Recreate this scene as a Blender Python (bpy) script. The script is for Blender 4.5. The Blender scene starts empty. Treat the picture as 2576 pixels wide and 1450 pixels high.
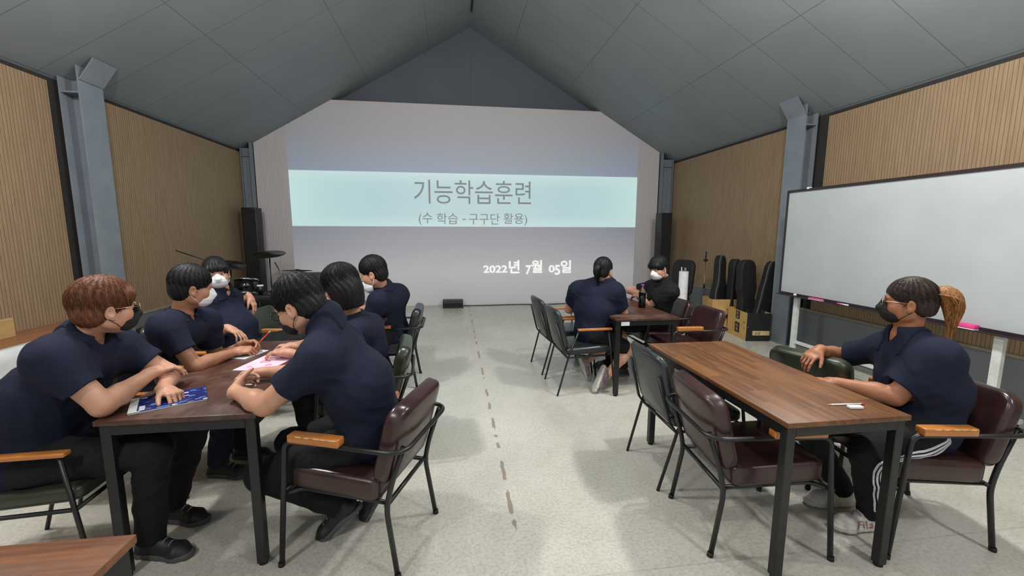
import bpy, bmesh, math, random
import numpy as np
from mathutils import Vector, Matrix
from mathutils.bvhtree import BVHTree

SC = bpy.context.scene
COL = SC.collection
PI = math.pi
R = math.radians

# ------------------------------------------------------------------ camera
F_PX = 1058.465
cam_d = bpy.data.cameras.new('camera')
cam_d.sensor_fit = 'HORIZONTAL'
cam_d.sensor_width = 36.0
cam_d.lens = F_PX / 2576.0 * 36.0
cam_d.clip_start = 0.05
cam = bpy.data.objects.new('camera', cam_d)
COL.objects.link(cam)
_fw = Vector((0.13717636, 0.98149959, -0.13357097))
_rt = Vector((0.99042835, -0.13799111, 0.00318286))
_up = Vector((0.01530763, 0.13272909, 0.99103414))
cam.matrix_world = Matrix(((_rt.x, _up.x, -_fw.x, 0.0), (_rt.y, _up.y, -_fw.y, 0.0),
                           (_rt.z, _up.z, -_fw.z, 1.55), (0, 0, 0, 1)))
SC.camera = cam

# ------------------------------------------------------------------ colour, world, lights
SC.view_settings.view_transform = 'Standard'
SC.view_settings.look = 'None'
SC.view_settings.gamma = 1.0
SC.view_settings.exposure = -0.26
SC.view_settings.use_curve_mapping = False
SC.cycles.max_bounces = 6
SC.cycles.diffuse_bounces = 3
SC.cycles.glossy_bounces = 3
SC.cycles.transmission_bounces = 6
SC.cycles.caustics_reflective = False
SC.cycles.caustics_refractive = False
SC.cycles.sample_clamp_indirect = 4.0

w = bpy.data.worlds.new('world')
SC.world = w
w.use_nodes = True
w.node_tree.nodes['Background'].inputs[0].default_value = (0.80, 0.86, 0.92, 1)
w.node_tree.nodes['Background'].inputs[1].default_value = 0.95

def area_light(name, loc, sx, sy, power, color, rot=(0, 0, 0)):
    d = bpy.data.lights.new(name, 'AREA')
    d.shape = 'RECTANGLE'; d.size = sx; d.size_y = sy
    d.energy = power; d.color = color
    o = bpy.data.objects.new(name, d)
    o.location = loc; o.rotation_euler = rot
    COL.objects.link(o)
    return o
LAMPS = [(-2.0, 2.5, 3.65), (2.45, 2.5, 3.65), (-2.0, -0.4, 3.65), (2.45, -0.4, 3.65), (0.4, 3.4, 4.6)]
def point_light(name, loc, power, color, radius=0.07):
    d = bpy.data.lights.new(name, 'POINT')
    d.energy = power; d.color = color; d.shadow_soft_size = radius
    o = bpy.data.objects.new(name, d); o.location = loc
    COL.objects.link(o)
for i, p in enumerate(LAMPS):
    area_light('ceiling_lamp_light', (p[0], p[1], p[2] - 0.05), 0.16, 1.15, (34, 34, 24, 24, 20)[i], (1.0, 0.985, 0.95))
    point_light('ceiling_lamp_glow', (p[0], p[1], p[2] - 0.20), (175, 165, 105, 105, 120)[i], (1.0, 0.985, 0.95))

# ------------------------------------------------------------------ helpers
def link(o, parent=None):
    COL.objects.link(o)
    if parent is not None:
        o.parent = parent
    return o

def tag(o, label=None, cat=None, group=None, kind=None):
    if label: o['label'] = label
    if cat: o['category'] = cat
    if group: o['group'] = group
    if kind: o['kind'] = kind
    return o

def thing(name, label, cat, loc=(0, 0, 0), rotz=0.0, group=None):
    o = bpy.data.objects.new(name, None)
    o.empty_display_size = 0.1
    o.location = loc
    o.rotation_euler = (0, 0, rotz)
    COL.objects.link(o)
    return tag(o, label, cat, group)

def copy_tree(o, parent=None):
    c = o.copy()
    COL.objects.link(c)
    c.parent = parent
    for ch in list(o.children):
        copy_tree(ch, c)
    return c

class MB:
    """collects shapes, then links them as one mesh object"""
    def __init__(s):
        s.v = []; s.f = []; s.sm = []
    def add(s, vs, fs, smooth=False):
        b = len(s.v)
        s.v.extend([tuple(v) for v in vs])
        s.f.extend([tuple(i + b for i in f) for f in fs])
        s.sm.extend([smooth] * len(fs))
        return s
    def box(s, lo, hi, M=None):
        x0, y0, z0 = lo; x1, y1, z1 = hi
        vs = [Vector(p) for p in ((x0, y0, z0), (x1, y0, z0), (x1, y1, z0), (x0, y1, z0), (x0, y0, z1), (x1, y0, z1), (x1, y1, z1), (x0, y1, z1))]
        if M is not None: vs = [M @ v for v in vs]
        return s.add(vs, [(3, 2, 1, 0), (4, 5, 6, 7), (0, 1, 5, 4), (1, 2, 6, 5), (2, 3, 7, 6), (3, 0, 4, 7)])
    def bbox(s, lo, hi, bev=0.004, seg=2, M=None):
        bm = bmesh.new()
        bmesh.ops.create_cube(bm, size=1.0)
        for v in bm.verts:
            v.co = Vector([lo[i] + (v.co[i] + 0.5) * (hi[i] - lo[i]) for i in range(3)])
        bmesh.ops.bevel(bm, geom=list(bm.edges), offset=bev, segments=seg, profile=0.5, affect='EDGES')
        bm.verts.index_update()
        vs = [v.co.copy() for v in bm.verts]
        if M is not None: vs = [M @ v for v in vs]
        fs = [tuple(v.index for v in f.verts) for f in bm.faces]
        bm.free()
        return s.add(vs, fs, seg > 1)
    def tube(s, pts, r, n=10, closed=False, cap=True, flat=None):
        pts = [Vector(p) for p in pts]
        m = len(pts)
        rr = r if hasattr(r, '__len__') else [r] * m
        rings = []
        nrm = None
        for i, p in enumerate(pts):
            if closed: t = (pts[(i + 1) % m] - pts[i - 1])
            else: t = pts[min(i + 1, m - 1)] - pts[max(i - 1, 0)]
            t.normalize()
            if nrm is None:
                a = Vector((0, 0, 1)) if abs(t.z) < 0.9 else Vector((1, 0, 0))
                nrm = t.cross(a).normalized()
            else:
                nrm = (nrm - t * nrm.dot(t)).normalized()
            b = t.cross(nrm)
            for k in range(n):
                a = 2 * PI * k / n + (PI / 4 if n == 4 else 0)
                rings.append(p + (nrm * math.cos(a) + b * math.sin(a)) * rr[i])
        fs = []
        for i in range(m if closed else m - 1):
            j = (i + 1) % m
            for k in range(n):
                k2 = (k + 1) % n
                fs.append((i * n + k, i * n + k2, j * n + k2, j * n + k))
        if cap and not closed:
            fs.append(tuple(range(n))[::-1])
            fs.append(tuple((m - 1) * n + k for k in range(n)))
        return s.add(rings, fs, n > 4)
    def lathe(s, prof, n=24, c=(0, 0, 0), M=None):
        vs = []
        for (r, z) in prof:
            for k in range(n):
                a = 2 * PI * k / n
                v = Vector((c[0] + r * math.cos(a), c[1] + r * math.sin(a), c[2] + z))
                vs.append(M @ v if M is not None else v)
        fs = []
        for i in range(len(prof) - 1):
            for k in range(n):
                k2 = (k + 1) % n
                fs.append((i * n + k, i * n + k2, (i + 1) * n + k2, (i + 1) * n + k))
        fs.append(tuple(range(n))[::-1])
        fs.append(tuple((len(prof) - 1) * n + k for k in range(n)))
        return s.add(vs, fs, True)
    def prism(s, poly, lo, hi, axis=2, M=None):
        """poly: 2-D outline; extruded along axis from lo to hi"""
        n = len(poly)
        def mk(p, h):
            if axis == 2: v = Vector((p[0], p[1], h))
            elif axis == 1: v = Vector((p[0], h, p[1]))
            else: v = Vector((h, p[0], p[1]))
            return M @ v if M is not None else v
        vs = [mk(p, lo) for p in poly] + [mk(p, hi) for p in poly]
        fs = [tuple(range(n))[::-1], tuple(range(n, 2 * n))]
        fs += [(i, (i + 1) % n, n + (i + 1) % n, n + i) for i in range(n)]
        return s.add(vs, fs)
    def ball(s, c, r, n=16, m=10, sc=(1, 1, 1), M=None):
        vs = []; fs = []
        for i in range(m + 1):
            th = PI * i / m
            for k in range(n):
                a = 2 * PI * k / n
                v = Vector((math.sin(th) * math.cos(a) * r * sc[0], math.sin(th) * math.sin(a) * r * sc[1], math.cos(th) * r * sc[2])) 
                if M is not None: v = M @ v
                vs.append(v + Vector(c))
        for i in range(m):
            for k in range(n):
                k2 = (k + 1) % n
                fs.append((i * n + k, (i + 1) * n + k, (i + 1) * n + k2, i * n + k2))
        return s.add(vs, fs, True)
    def build(s, name, mat, parent=None):
        me = bpy.data.meshes.new(name)
        me.from_pydata([tuple(v) for v in s.v], [], s.f)
        me.polygons.foreach_set('use_smooth', s.sm)
        me.materials.append(mat)
        me.validate()
        me.update()
        o = bpy.data.objects.new(name, me)
        return link(o, parent)

def fillet(pts, r, n=5):
    """polyline with rounded corners"""
    pts = [Vector(p) for p in pts]
    out = [pts[0]]
    for i in range(1, len(pts) - 1):
        a, b, c = pts[i - 1], pts[i], pts[i + 1]
        l1 = (a - b).length; l2 = (c - b).length
        q = min(r, l1 * 0.45, l2 * 0.45)
        p1 = b + (a - b).normalized() * q
        p2 = b + (c - b).normalized() * q
        for k in range(n + 1):
            t = k / n
            out.append(p1 * (1 - t) ** 2 + b * 2 * t * (1 - t) + p2 * t * t)
    out.append(pts[-1])
    return out

def rrect(w, h, rc, n=6):
    out = []
    for (cx, cy, a0) in ((w / 2 - rc, h / 2 - rc, 0), (-w / 2 + rc, h / 2 - rc, 90), (-w / 2 + rc, -h / 2 + rc, 180), (w / 2 - rc, -h / 2 + rc, 270)):
        for k in range(n + 1):
            a = R(a0 + 90 * k / n)
            out.append((cx + rc * math.cos(a), cy + rc * math.sin(a)))
    return out

def pad(mb, w, h, t, rc, puff, M, bend=0.0):
    """upholstered pad: rounded rectangle in local x,y, thickness along z, softly puffed"""
    o = rrect(w, h, rc)
    n = len(o)
    layers = []
    e = min(t * 0.5, 0.022)
    prof = [(-t / 2, e)]
    for k in range(0, 5):
        a = R(-90 + 22.5 * (k))
        prof.append((-t / 2 + e + e * math.sin(a), e - e * math.cos(a)))
    for k in range(0, 5):
        a = R(22.5 * k)
        prof.append((t / 2 - e + e * math.sin(a), e - e * math.cos(a)))
    prof = prof[1:]
    vs = []
    rad = min(w, h) / 2
    def pt(x, y, z):
        zz = z
        f = max(0.0, 1 - (2 * x / w) ** 4) * max(0.0, 1 - (2 * y / h) ** 4)
        zz += puff * f * (1 if z > 0 else -1) * (abs(2 * z / t))
        zz += bend * (x / (w / 2)) ** 2
        return M @ Vector((x, y, zz))
    for (z, ins) in prof:
        for (x, y) in o:
            k = 1 - ins / rad
            vs.append(pt(x * (1 - ins / (w / 2)), y * (1 - ins / (h / 2)), z))
    fs = []
    m = len(prof)
    for i in range(m - 1):
        for k in range(n):
            k2 = (k + 1) % n
            fs.append((i * n + k, i * n + k2, (i + 1) * n + k2, (i + 1) * n + k))
    # caps as shrinking rings
    for side in (0, 1):
        base = (m - 1) * n if side else 0
        z, ins = prof[-1] if side else prof[0]
        prev = base
        for q in (0.8, 0.55, 0.3, 0.1):
            st = len(vs)
            for (x, y) in o:
                vs.append(pt(x * (1 - ins / (w / 2)) * q, y * (1 - ins / (h / 2)) * q, z))
            for k in range(n):
                k2 = (k + 1) % n
                f = (prev + k, prev + k2, st + k2, st + k)
                fs.append(f if side else f[::-1])
            prev = st
        f = tuple(prev + k for k in range(n))
        fs.append(f if side else f[::-1])
    return mb.add(vs, fs, True)

# ------------------------------------------------------------------ materials
def new_mat(name):
    m = bpy.data.materials.new(name)
    m.use_nodes = True
    nt = m.node_tree
    return m, nt, nt.nodes['Principled BSDF']

def lin(c):
    return tuple((x / 255 / 12.92) if x / 255 <= 0.04045 else ((x / 255 + 0.055) / 1.055) ** 2.4 for x in c) + (1,)

def N(nt, t, **kw):
    n = nt.nodes.new(t)
    for k, v in kw.items():
        if k.startswith('i_'):
            n.inputs[k[2:].replace('_', ' ')].default_value = v
        else:
            setattr(n, k, v)
    return n

def mapping(nt, scale=(1, 1, 1), loc=(0, 0, 0), rot=(0, 0, 0)):
    tc = N(nt, 'ShaderNodeTexCoord')
    mp = N(nt, 'ShaderNodeMapping')
    mp.inputs['Scale'].default_value = scale
    mp.inputs['Location'].default_value = loc
    mp.inputs['Rotation'].default_value = rot
    nt.links.new(tc.outputs['Object'], mp.inputs[0])
    return mp

def ramp(nt, src, stops):
    r = N(nt, 'ShaderNodeValToRGB')
    el = r.color_ramp.elements
    while len(el) < len(stops): el.new(0.5)
    for e, (p, c) in zip(el, stops):
        e.position = p
        e.color = c
    nt.links.new(src, r.inputs[0])
    return r

def math_n(nt, op, a, b=None, c=None, clamp=False):
    n = N(nt, 'ShaderNodeMath', operation=op)
    n.use_clamp = clamp
    for i, x in enumerate((a, b, c)):
        if x is None: continue
        if isinstance(x, (int, float)): n.inputs[i].default_value = x
        else: nt.links.new(x, n.inputs[i])
    return n.outputs[0]

def mix_col(nt, fac, a, b, mode='MIX'):
    n = N(nt, 'ShaderNodeMix', data_type='RGBA', blend_type=mode)
    for sock, x in ((n.inputs[0], fac), (n.inputs[6], a), (n.inputs[7], b)):
        if isinstance(x, (int, float, tuple)): sock.default_value = x
        else: nt.links.new(x, sock)
    return n.outputs[2]

def bump(nt, bsdf, height, dist=0.002, strength=0.5):
    b = N(nt, 'ShaderNodeBump')
    b.inputs['Distance'].default_value = dist
    b.inputs['Strength'].default_value = strength
    nt.links.new(height, b.inputs['Height'])
    nt.links.new(b.outputs[0], bsdf.inputs['Normal'])

def mottled(name, c1, c2, rough=0.6, scale=8.0, bump_d=0.0, bscale=40.0, metallic=0.0, spec=0.5, rough2=None, detail=4, stretch=(1, 1, 1), coat=0.0, sheen=0.0):
    m, nt, b = new_mat(name)
    mp = mapping(nt, stretch)
    n = N(nt, 'ShaderNodeTexNoise')
    n.inputs['Scale'].default_value = scale
    n.inputs['Detail'].default_value = detail
    nt.links.new(mp.outputs[0], n.inputs['Vector'])
    r = ramp(nt, n.outputs['Fac'], [(0.35, lin(c1)), (0.68, lin(c2))])
    nt.links.new(r.outputs[0], b.inputs['Base Color'])
    b.inputs['Roughness'].default_value = rough
    if rough2 is not None:
        r2 = ramp(nt, n.outputs['Fac'], [(0.3, (rough, rough, rough, 1)), (0.7, (rough2, rough2, rough2, 1))])
        nt.links.new(r2.outputs[0], b.inputs['Roughness'])
    b.inputs['Metallic'].default_value = metallic
    b.inputs['Specular IOR Level'].default_value = spec
    b.inputs['Coat Weight'].default_value = coat
    b.inputs['Coat Roughness'].default_value = 0.12
    b.inputs['Sheen Weight'].default_value = sheen
    if bump_d:
        n2 = N(nt, 'ShaderNodeTexNoise')
        n2.inputs['Scale'].default_value = bscale
        n2.inputs['Detail'].default_value = 3
        nt.links.new(mp.outputs[0], n2.inputs['Vector'])
        bump(nt, b, n2.outputs['Fac'], bump_d, 0.6)
    return m

def wood_mat(name, dark, light, along='Y', plank=0.0, rough=0.35, gscale=1.0, coat=0.0, scratch=0.0):
    m, nt, b = new_mat(name)
    st = {'Y': (14, 0.9, 14), 'X': (0.9, 14, 14), 'Z': (14, 14, 0.9)}[along]
    tc = N(nt, 'ShaderNodeTexCoord')
    vec = tc.outputs['Object']
    if plank:
        sp = N(nt, 'ShaderNodeSeparateXYZ'); nt.links.new(vec, sp.inputs[0])
        across = sp.outputs[{'Y': 0, 'X': 1, 'Z': 0}[along]]
        lengthw = sp.outputs[{'Y': 1, 'X': 0, 'Z': 2}[along]]
        row = math_n(nt, 'FLOOR', math_n(nt, 'DIVIDE', across, plank))
        off = math_n(nt, 'MULTIPLY', math_n(nt, 'FRACT', math_n(nt, 'MULTIPLY', row, 0.618)), 0.37)
        seg = math_n(nt, 'FLOOR', math_n(nt, 'DIVIDE', math_n(nt, 'ADD', lengthw, off), 0.37))
        wn = N(nt, 'ShaderNodeTexWhiteNoise', noise_dimensions='2D')
        cb = N(nt, 'ShaderNodeCombineXYZ'); nt.links.new(row, cb.inputs[0]); nt.links.new(seg, cb.inputs[1])
        nt.links.new(cb.outputs[0], wn.inputs['Vector'])
        va = N(nt, 'ShaderNodeVectorMath', operation='ADD')
        nt.links.new(vec, va.inputs[0]); nt.links.new(wn.outputs['Color'], va.inputs[1])
        vec2 = va.outputs[0]
    else: vec2 = vec
    mp = N(nt, 'ShaderNodeMapping'); mp.inputs['Scale'].default_value = tuple(x * gscale for x in st)
    nt.links.new(vec2, mp.inputs[0])
    n = N(nt, 'ShaderNodeTexNoise'); n.inputs['Scale'].default_value = 2.4; n.inputs['Detail'].default_value = 8; n.inputs['Distortion'].default_value = 0.5
    nt.links.new(mp.outputs[0], n.inputs['Vector'])
    n2 = N(nt, 'ShaderNodeTexNoise'); n2.inputs['Scale'].default_value = 14; n2.inputs['Detail'].default_value = 4
    nt.links.new(mp.outputs[0], n2.inputs['Vector'])
    f = math_n(nt, 'ADD', math_n(nt, 'MULTIPLY', n.outputs['Fac'], 0.75), math_n(nt, 'MULTIPLY', n2.outputs['Fac'], 0.25))
    if plank:
        f = math_n(nt, 'ADD', f, math_n(nt, 'MULTIPLY', math_n(nt, 'SUBTRACT', wn.outputs['Value'], 0.5), 0.14))
    r = ramp(nt, f, [(0.32, lin(dark)), (0.68, lin(light))])
    col = r.outputs[0]
    if scratch:
        n3 = N(nt, 'ShaderNodeTexNoise'); n3.inputs['Scale'].default_value = 5; n3.inputs['Detail'].default_value = 6
        nt.links.new(tc.outputs['Object'], n3.inputs['Vector'])
        k = ramp(nt, n3.outputs['Fac'], [(0.5, (0, 0, 0, 1)), (0.75, (scratch, scratch, scratch, 1))])
        col = mix_col(nt, k.outputs[0], col, lin((150, 132, 122)))
    nt.links.new(col, b.inputs['Base Color'])
    b.inputs['Roughness'].default_value = rough
    b.inputs['Coat Weight'].default_value = coat
    b.inputs['Coat Roughness'].default_value = 0.2
    bump(nt, b, n2.outputs['Fac'], 0.0006, 0.4)
    return m

def plain(name, c, rough=0.5, metallic=0.0, spec=0.5):
    return mottled(name, tuple(x * 0.95 for x in c), tuple(min(255, x * 1.04) for x in c), rough, 12, 0, 40, metallic, spec)

M = {}
M['black_metal'] = mottled('black_painted_metal', (20, 21, 23), (27, 28, 31), 0.38, 30, 0.0003, 200)
M['table_top_light'] = wood_mat('oiled_brown_planks', (76, 46, 26), (130, 86, 50), 'Y', 0.105, 0.46, 1.0, 0.05)
M['table_top_dark'] = wood_mat('worn_dark_planks', (52, 31, 25), (90, 56, 44), 'Y', 0.105, 0.40, 1.0, 0.12, 0.4)
M['arm_wood'] = wood_mat('varnished_orange_wood', (166, 98, 42), (200, 130, 62), 'X', 0, 0.3, 2.0, 0.5)
M['arm_wood_far'] = M['arm_wood']
M['chip'] = plain('bare_chipped_wood', (222, 186, 128), 0.7)
M['brown_vinyl'] = mottled('dark_brown_vinyl', (46, 27, 27), (59, 36, 36), 0.24, 5, 0.0012, 14, spec=0.6, rough2=0.36)
M['green_vinyl'] = mottled('dark_green_vinyl', (40, 46, 36), (52, 58, 44), 0.26, 5, 0.0012, 14, spec=0.6, rough2=0.38)
M['black_vinyl'] = mottled('black_vinyl', (34, 38, 41), (44, 48, 51), 0.27, 5, 0.001, 14, spec=0.6, rough2=0.38)
M['steel_grey'] = mottled('grey_painted_steel', (118, 126, 134), (128, 136, 144), 0.5, 4, 0.0004, 80)
M['rubber'] = plain('black_rubber', (18, 18, 19), 0.7)
M['white_plastic'] = plain('white_plastic', (225, 226, 226), 0.4)
M['black_plastic'] = plain('black_plastic', (18, 18, 20), 0.45)
M['black_gloss'] = plain('glossy_black', (10, 10, 12), 0.18)
M['case_cloth'] = mottled('black_nylon_case', (16, 16, 17), (26, 26, 27), 0.75, 20, 0.002, 30)
M['grey_piping'] = plain('grey_piping', (120, 120, 122), 0.6)
M['kraft'] = mottled('kraft_card', (190, 152, 92), (206, 168, 108), 0.8, 6, 0.001, 20)
M['black_card'] = plain('black_card', (24, 24, 25), 0.6)
M['navy_polo'] = None
M['chrome'] = plain('chrome', (200, 200, 205), 0.15, 1.0)
M['brass'] = plain('brushed_brass', (150, 134, 98), 0.35, 0.8)
M['white_metal'] = plain('white_painted_metal', (208, 212, 208), 0.4)
# ------------------------------------------------------------------ the room
XL, XR, XM = -3.884, 4.686, 0.4011
ZM, SLP = 5.571, 0.5825
YB = 8.79            # face of the projection wall
YG = 9.02            # gable wall behind it
YF = -3.2
def zc(x): return ZM - SLP * abs(x - XM)

def stripes_mat(name, c_hi, c_lo, groove, pitch, rough=0.6, axis=1, depth=0.004):
    """fine vertical ribs running along one axis"""
    m, nt, b = new_mat(name)
    tc = N(nt, 'ShaderNodeTexCoord')
    sp = N(nt, 'ShaderNodeSeparateXYZ'); nt.links.new(tc.outputs['Object'], sp.inputs[0])
    u = math_n(nt, 'FRACT', math_n(nt, 'DIVIDE', sp.outputs[axis], pitch))
    tri = math_n(nt, 'ABSOLUTE', math_n(nt, 'SUBTRACT', u, 0.5))           # 0.5 at the joint, 0 mid rib
    g = ramp(nt, tri, [(0.36, (1, 1, 1, 1)), (0.47, (0, 0, 0, 1))])
    mp = N(nt, 'ShaderNodeMapping'); mp.inputs['Scale'].default_value = (9, 9, 0.7)
    nt.links.new(tc.outputs['Object'], mp.inputs[0])
    n = N(nt, 'ShaderNodeTexNoise'); n.inputs['Scale'].default_value = 4; n.inputs['Detail'].default_value = 6
    nt.links.new(mp.outputs[0], n.inputs['Vector'])
    base = ramp(nt, n.outputs['Fac'], [(0.35, lin(c_lo)), (0.65, lin(c_hi))])
    col = mix_col(nt, g.outputs[0], lin(groove), base.outputs[0])
    nt.links.new(col, b.inputs['Base Color'])
    b.inputs['Roughness'].default_value = rough
    bump(nt, b, g.outputs[0], depth, 0.6)
    return m

def joints_mat(name, c, joint, px, py, ox, oy, wd=0.006, rough=0.6):
    m, nt, b = new_mat(name)
    tc = N(nt, 'ShaderNodeTexCoord')
    sp = N(nt, 'ShaderNodeSeparateXYZ'); nt.links.new(tc.outputs['Object'], sp.inputs[0])
    ax = math_n(nt, 'ABSOLUTE', math_n(nt, 'SUBTRACT', sp.outputs[0], XM))
    def line(v, p, o):
        u = math_n(nt, 'FRACT', math_n(nt, 'DIVIDE', math_n(nt, 'SUBTRACT', v, o), p))
        d = math_n(nt, 'MULTIPLY', math_n(nt, 'SUBTRACT', 0.5, math_n(nt, 'ABSOLUTE', math_n(nt, 'SUBTRACT', u, 0.5))), p)
        return math_n(nt, 'LESS_THAN', d, wd)
    l = math_n(nt, 'MAXIMUM', line(ax, px, ox), line(sp.outputs[1], py, oy))
    n = N(nt, 'ShaderNodeTexNoise'); n.inputs['Scale'].default_value = 1.3; n.inputs['Detail'].default_value = 3
    nt.links.new(tc.outputs['Object'], n.inputs['Vector'])
    base = ramp(nt, n.outputs['Fac'], [(0.3, lin(tuple(x * 0.95 for x in c))), (0.7, lin(c))])
    nt.links.new(mix_col(nt, l, base.outputs[0], lin(joint)), b.inputs['Base Color'])
    b.inputs['Roughness'].default_value = rough
    bump(nt, b, math_n(nt, 'SUBTRACT', 1.0, l), 0.003, 0.5)
    return m

M['ceiling'] = joints_mat('grey_ceiling_board', (138, 146, 150), (104, 111, 114), 1.17, 0.68, 0.80, 0.09, 0.004)
M['gable'] = joints_mat('dark_grey_gable_board', (92, 97, 106), (76, 80, 88), 2.4, 50, 0.0, 40, 0.004)
M['wood_wall'] = stripes_mat('ribbed_timber_panel', (154, 130, 101), (142, 118, 89), (116, 95, 73), 0.033)
M['projection_wall'] = stripes_mat('white_ribbed_wall', (209, 203, 205), (204, 198, 200), (196, 191, 193), 0.05, 0.6, 0, 0.0006)
M['wainscot'] = mottled('grey_wainscot', (104, 109, 112), (112, 117, 120), 0.6, 3)
M['gap_shade'] = plain('gap_shade', (44, 42, 40), 0.8)  # near-black colour paints the shade inside the wall and ridge gaps

# floor: pale sealed concrete with a worn joint line
def floor_mat():
    m, nt, b = new_mat('pale_sealed_concrete')
    tc = N(nt, 'ShaderNodeTexCoord')
    n1 = N(nt, 'ShaderNodeTexNoise'); n1.inputs['Scale'].default_value = 0.9; n1.inputs['Detail'].default_value = 5
    n2 = N(nt, 'ShaderNodeTexNoise'); n2.inputs['Scale'].default_value = 62; n2.inputs['Detail'].default_value = 5
    n3 = N(nt, 'ShaderNodeTexNoise'); n3.inputs['Scale'].default_value = 7; n3.inputs['Detail'].default_value = 6
    for n in (n1, n2, n3): nt.links.new(tc.outputs['Object'], n.inputs['Vector'])
    base = ramp(nt, n1.outputs['Fac'], [(0.3, lin((192, 189, 177))), (0.7, lin((210, 208, 198)))])
    sp = ramp(nt, n2.outputs['Fac'], [(0.40, (0.84, 0.84, 0.83, 1)), (0.54, (1, 1, 1, 1))])
    sp3 = ramp(nt, n3.outputs['Fac'], [(0.35, (0.95, 0.95, 0.945, 1)), (0.6, (1, 1, 1, 1))])
    c = mix_col(nt, 1.0, base.outputs[0], sp.outputs[0], 'MULTIPLY')
    c = mix_col(nt, 1.0, c, sp3.outputs[0], 'MULTIPLY')
    sep = N(nt, 'ShaderNodeSeparateXYZ'); nt.links.new(tc.outputs['Object'], sep.inputs[0])
    wob = N(nt, 'ShaderNodeTexNoise'); wob.inputs['Scale'].default_value = 9; wob.inputs['Detail'].default_value = 4
    nt.links.new(tc.outputs['Object'], wob.inputs['Vector'])
    dx = math_n(nt, 'ABSOLUTE', math_n(nt, 'ADD', math_n(nt, 'SUBTRACT', sep.outputs[0], 0.3023), math_n(nt, 'MULTIPLY', math_n(nt, 'SUBTRACT', wob.outputs['Fac'], 0.5), 0.03)))
    dash = N(nt, 'ShaderNodeTexNoise', noise_dimensions='1D'); dash.inputs['Scale'].default_value = 3.0; dash.inputs['Detail'].default_value = 3
    nt.links.new(sep.outputs[1], dash.inputs['W'])
    wdt = ramp(nt, dash.outputs['Fac'], [(0.49, (0, 0, 0, 1)), (0.53, (0.012, 0.012, 0.012, 1))])
    crack = math_n(nt, 'LESS_THAN', dx, wdt.outputs[0])
    # faint joint lines
    def jl(axis, p, o):
        u = math_n(nt, 'FRACT', math_n(nt, 'DIVIDE', math_n(nt, 'SUBTRACT', sep.outputs[axis], o), p))
        return math_n(nt, 'LESS_THAN', math_n(nt, 'ABSOLUTE', math_n(nt, 'SUBTRACT', u, 0.5)), 0.0012)
    jn = math_n(nt, 'MULTIPLY', jl(1, 3.0, 0.15), 0.35)
    c = mix_col(nt, jn, c, lin((140, 138, 128)))
    c = mix_col(nt, crack, c, lin((146, 136, 124)))
    nt.links.new(c, b.inputs['Base Color'])
    rr = ramp(nt, n3.outputs['Fac'], [(0.3, (0.20, 0.20, 0.20, 1)), (0.7, (0.36, 0.36, 0.36, 1))])
    nt.links.new(rr.outputs[0], b.inputs['Roughness'])
    b.inputs['Specular IOR Level'].default_value = 0.5
    bump(nt, b, n2.outputs['Fac'], 0.0006, 0.35)
    return m
M['floor'] = floor_mat()

def struct(name, mb, mat, label=None):
    o = mb.build(name, mat)
    o['kind'] = 'structure'
    if label: o['label'] = label
    return o

struct('floor', MB().box((XL - 0.3, YF, -0.1), (XR + 0.3, YG + 0.1, 0)), M['floor'], 'pale grey sealed concrete floor with a worn joint line')
for side, xe in (('left', XL - 0.25), ('right', XR + 0.25)):
    pass
mb = MB()
mb.prism([(XL - 0.25, zc(XL - 0.25)), (XM, ZM), (XR + 0.25, zc(XR + 0.25)), (XR + 0.25, zc(XR + 0.25) + 0.12), (XM, ZM + 0.14), (XL - 0.25, zc(XL - 0.25) + 0.12)], YF, YG + 0.1, 1)
struct('ceiling', mb, M['ceiling'], 'grey panelled pitched ceiling meeting at a ridge')
# gable wall and the white projection wall standing before it
g = MB()
g.prism([(XL - 0.25, 0), (XR + 0.25, 0), (XR + 0.25, zc(XR + 0.25) - 0.001), (XM, ZM - 0.001), (XL - 0.25, zc(XL - 0.25) - 0.001)], YG, YG + 0.1, 1)
struct('wall_back', g, M['gable'], 'dark grey gable wall under the ridge')
PL, PR, PZ = -3.6896, 4.4143, 4.02
def panel_outline():
    xl = XM - (ZM - PZ) / SLP; xr = XM + (ZM - PZ) / SLP
    e = 0.002
    return [(PL, 0.0), (PR, 0.0), (PR, zc(PR) - e), (xr, PZ - e), (xl, PZ - e), (PL, zc(PL) - e)]
p = MB().prism(panel_outline(), YB, YB + 0.06, 1)
struct('wall_projection', p, M['projection_wall'], 'white ribbed wall that carries the projected slide')
# side walls: backing coloured dark as painted gap shade, timber panels per bay, grey wainscot with a pale ledge
for side, x, s in (('left', XL, -1), ('right', XR, 1)):
    lo, hi = sorted((x + s * 0.05, x + s * 0.15))
    struct('wall_' + side, MB().box((lo, YF, 0), (hi, YG, zc(x) + 0.05)), M['gap_shade'], 'backing of the %s side wall, coloured dark as the shade in the panel gaps' % side)
    lo, hi = sorted((x, x + s * 0.05))
    mb = MB()
    for (y0, y1) in ((YF, 4.90), (5.33, 8.655)):
        mb.box((lo, y0, 0.53), (hi, y1, zc(x) - 0.085))
    struct('trim_1' if side == 'left' else 'trim_2', mb, M['wood_wall'], 'ribbed light brown timber panelling on the %s side wall' % side)
    mb = MB()
    lo2, hi2 = sorted((x - s * 0.006, x + s * 0.05))
    mb.box((lo2, YF, 0.0), (hi2, 8.85, 0.505))
    struct('trim_3' if side == 'left' else 'trim_4', mb, M['wainscot'], 'grey wainscot along the foot of the %s side wall' % side)
    mb = MB()
    lo3, hi3 = sorted((x - s * 0.014, x + s * 0.05))
    mb.box((lo3, YF, 0.505), (hi3, 8.85, 0.53))
    struct('trim_5' if side == 'left' else 'trim_6', mb, plain('pale_ledge_' + side, (150, 140, 122), 0.6), 'pale ledge on top of the grey wainscot')
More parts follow.
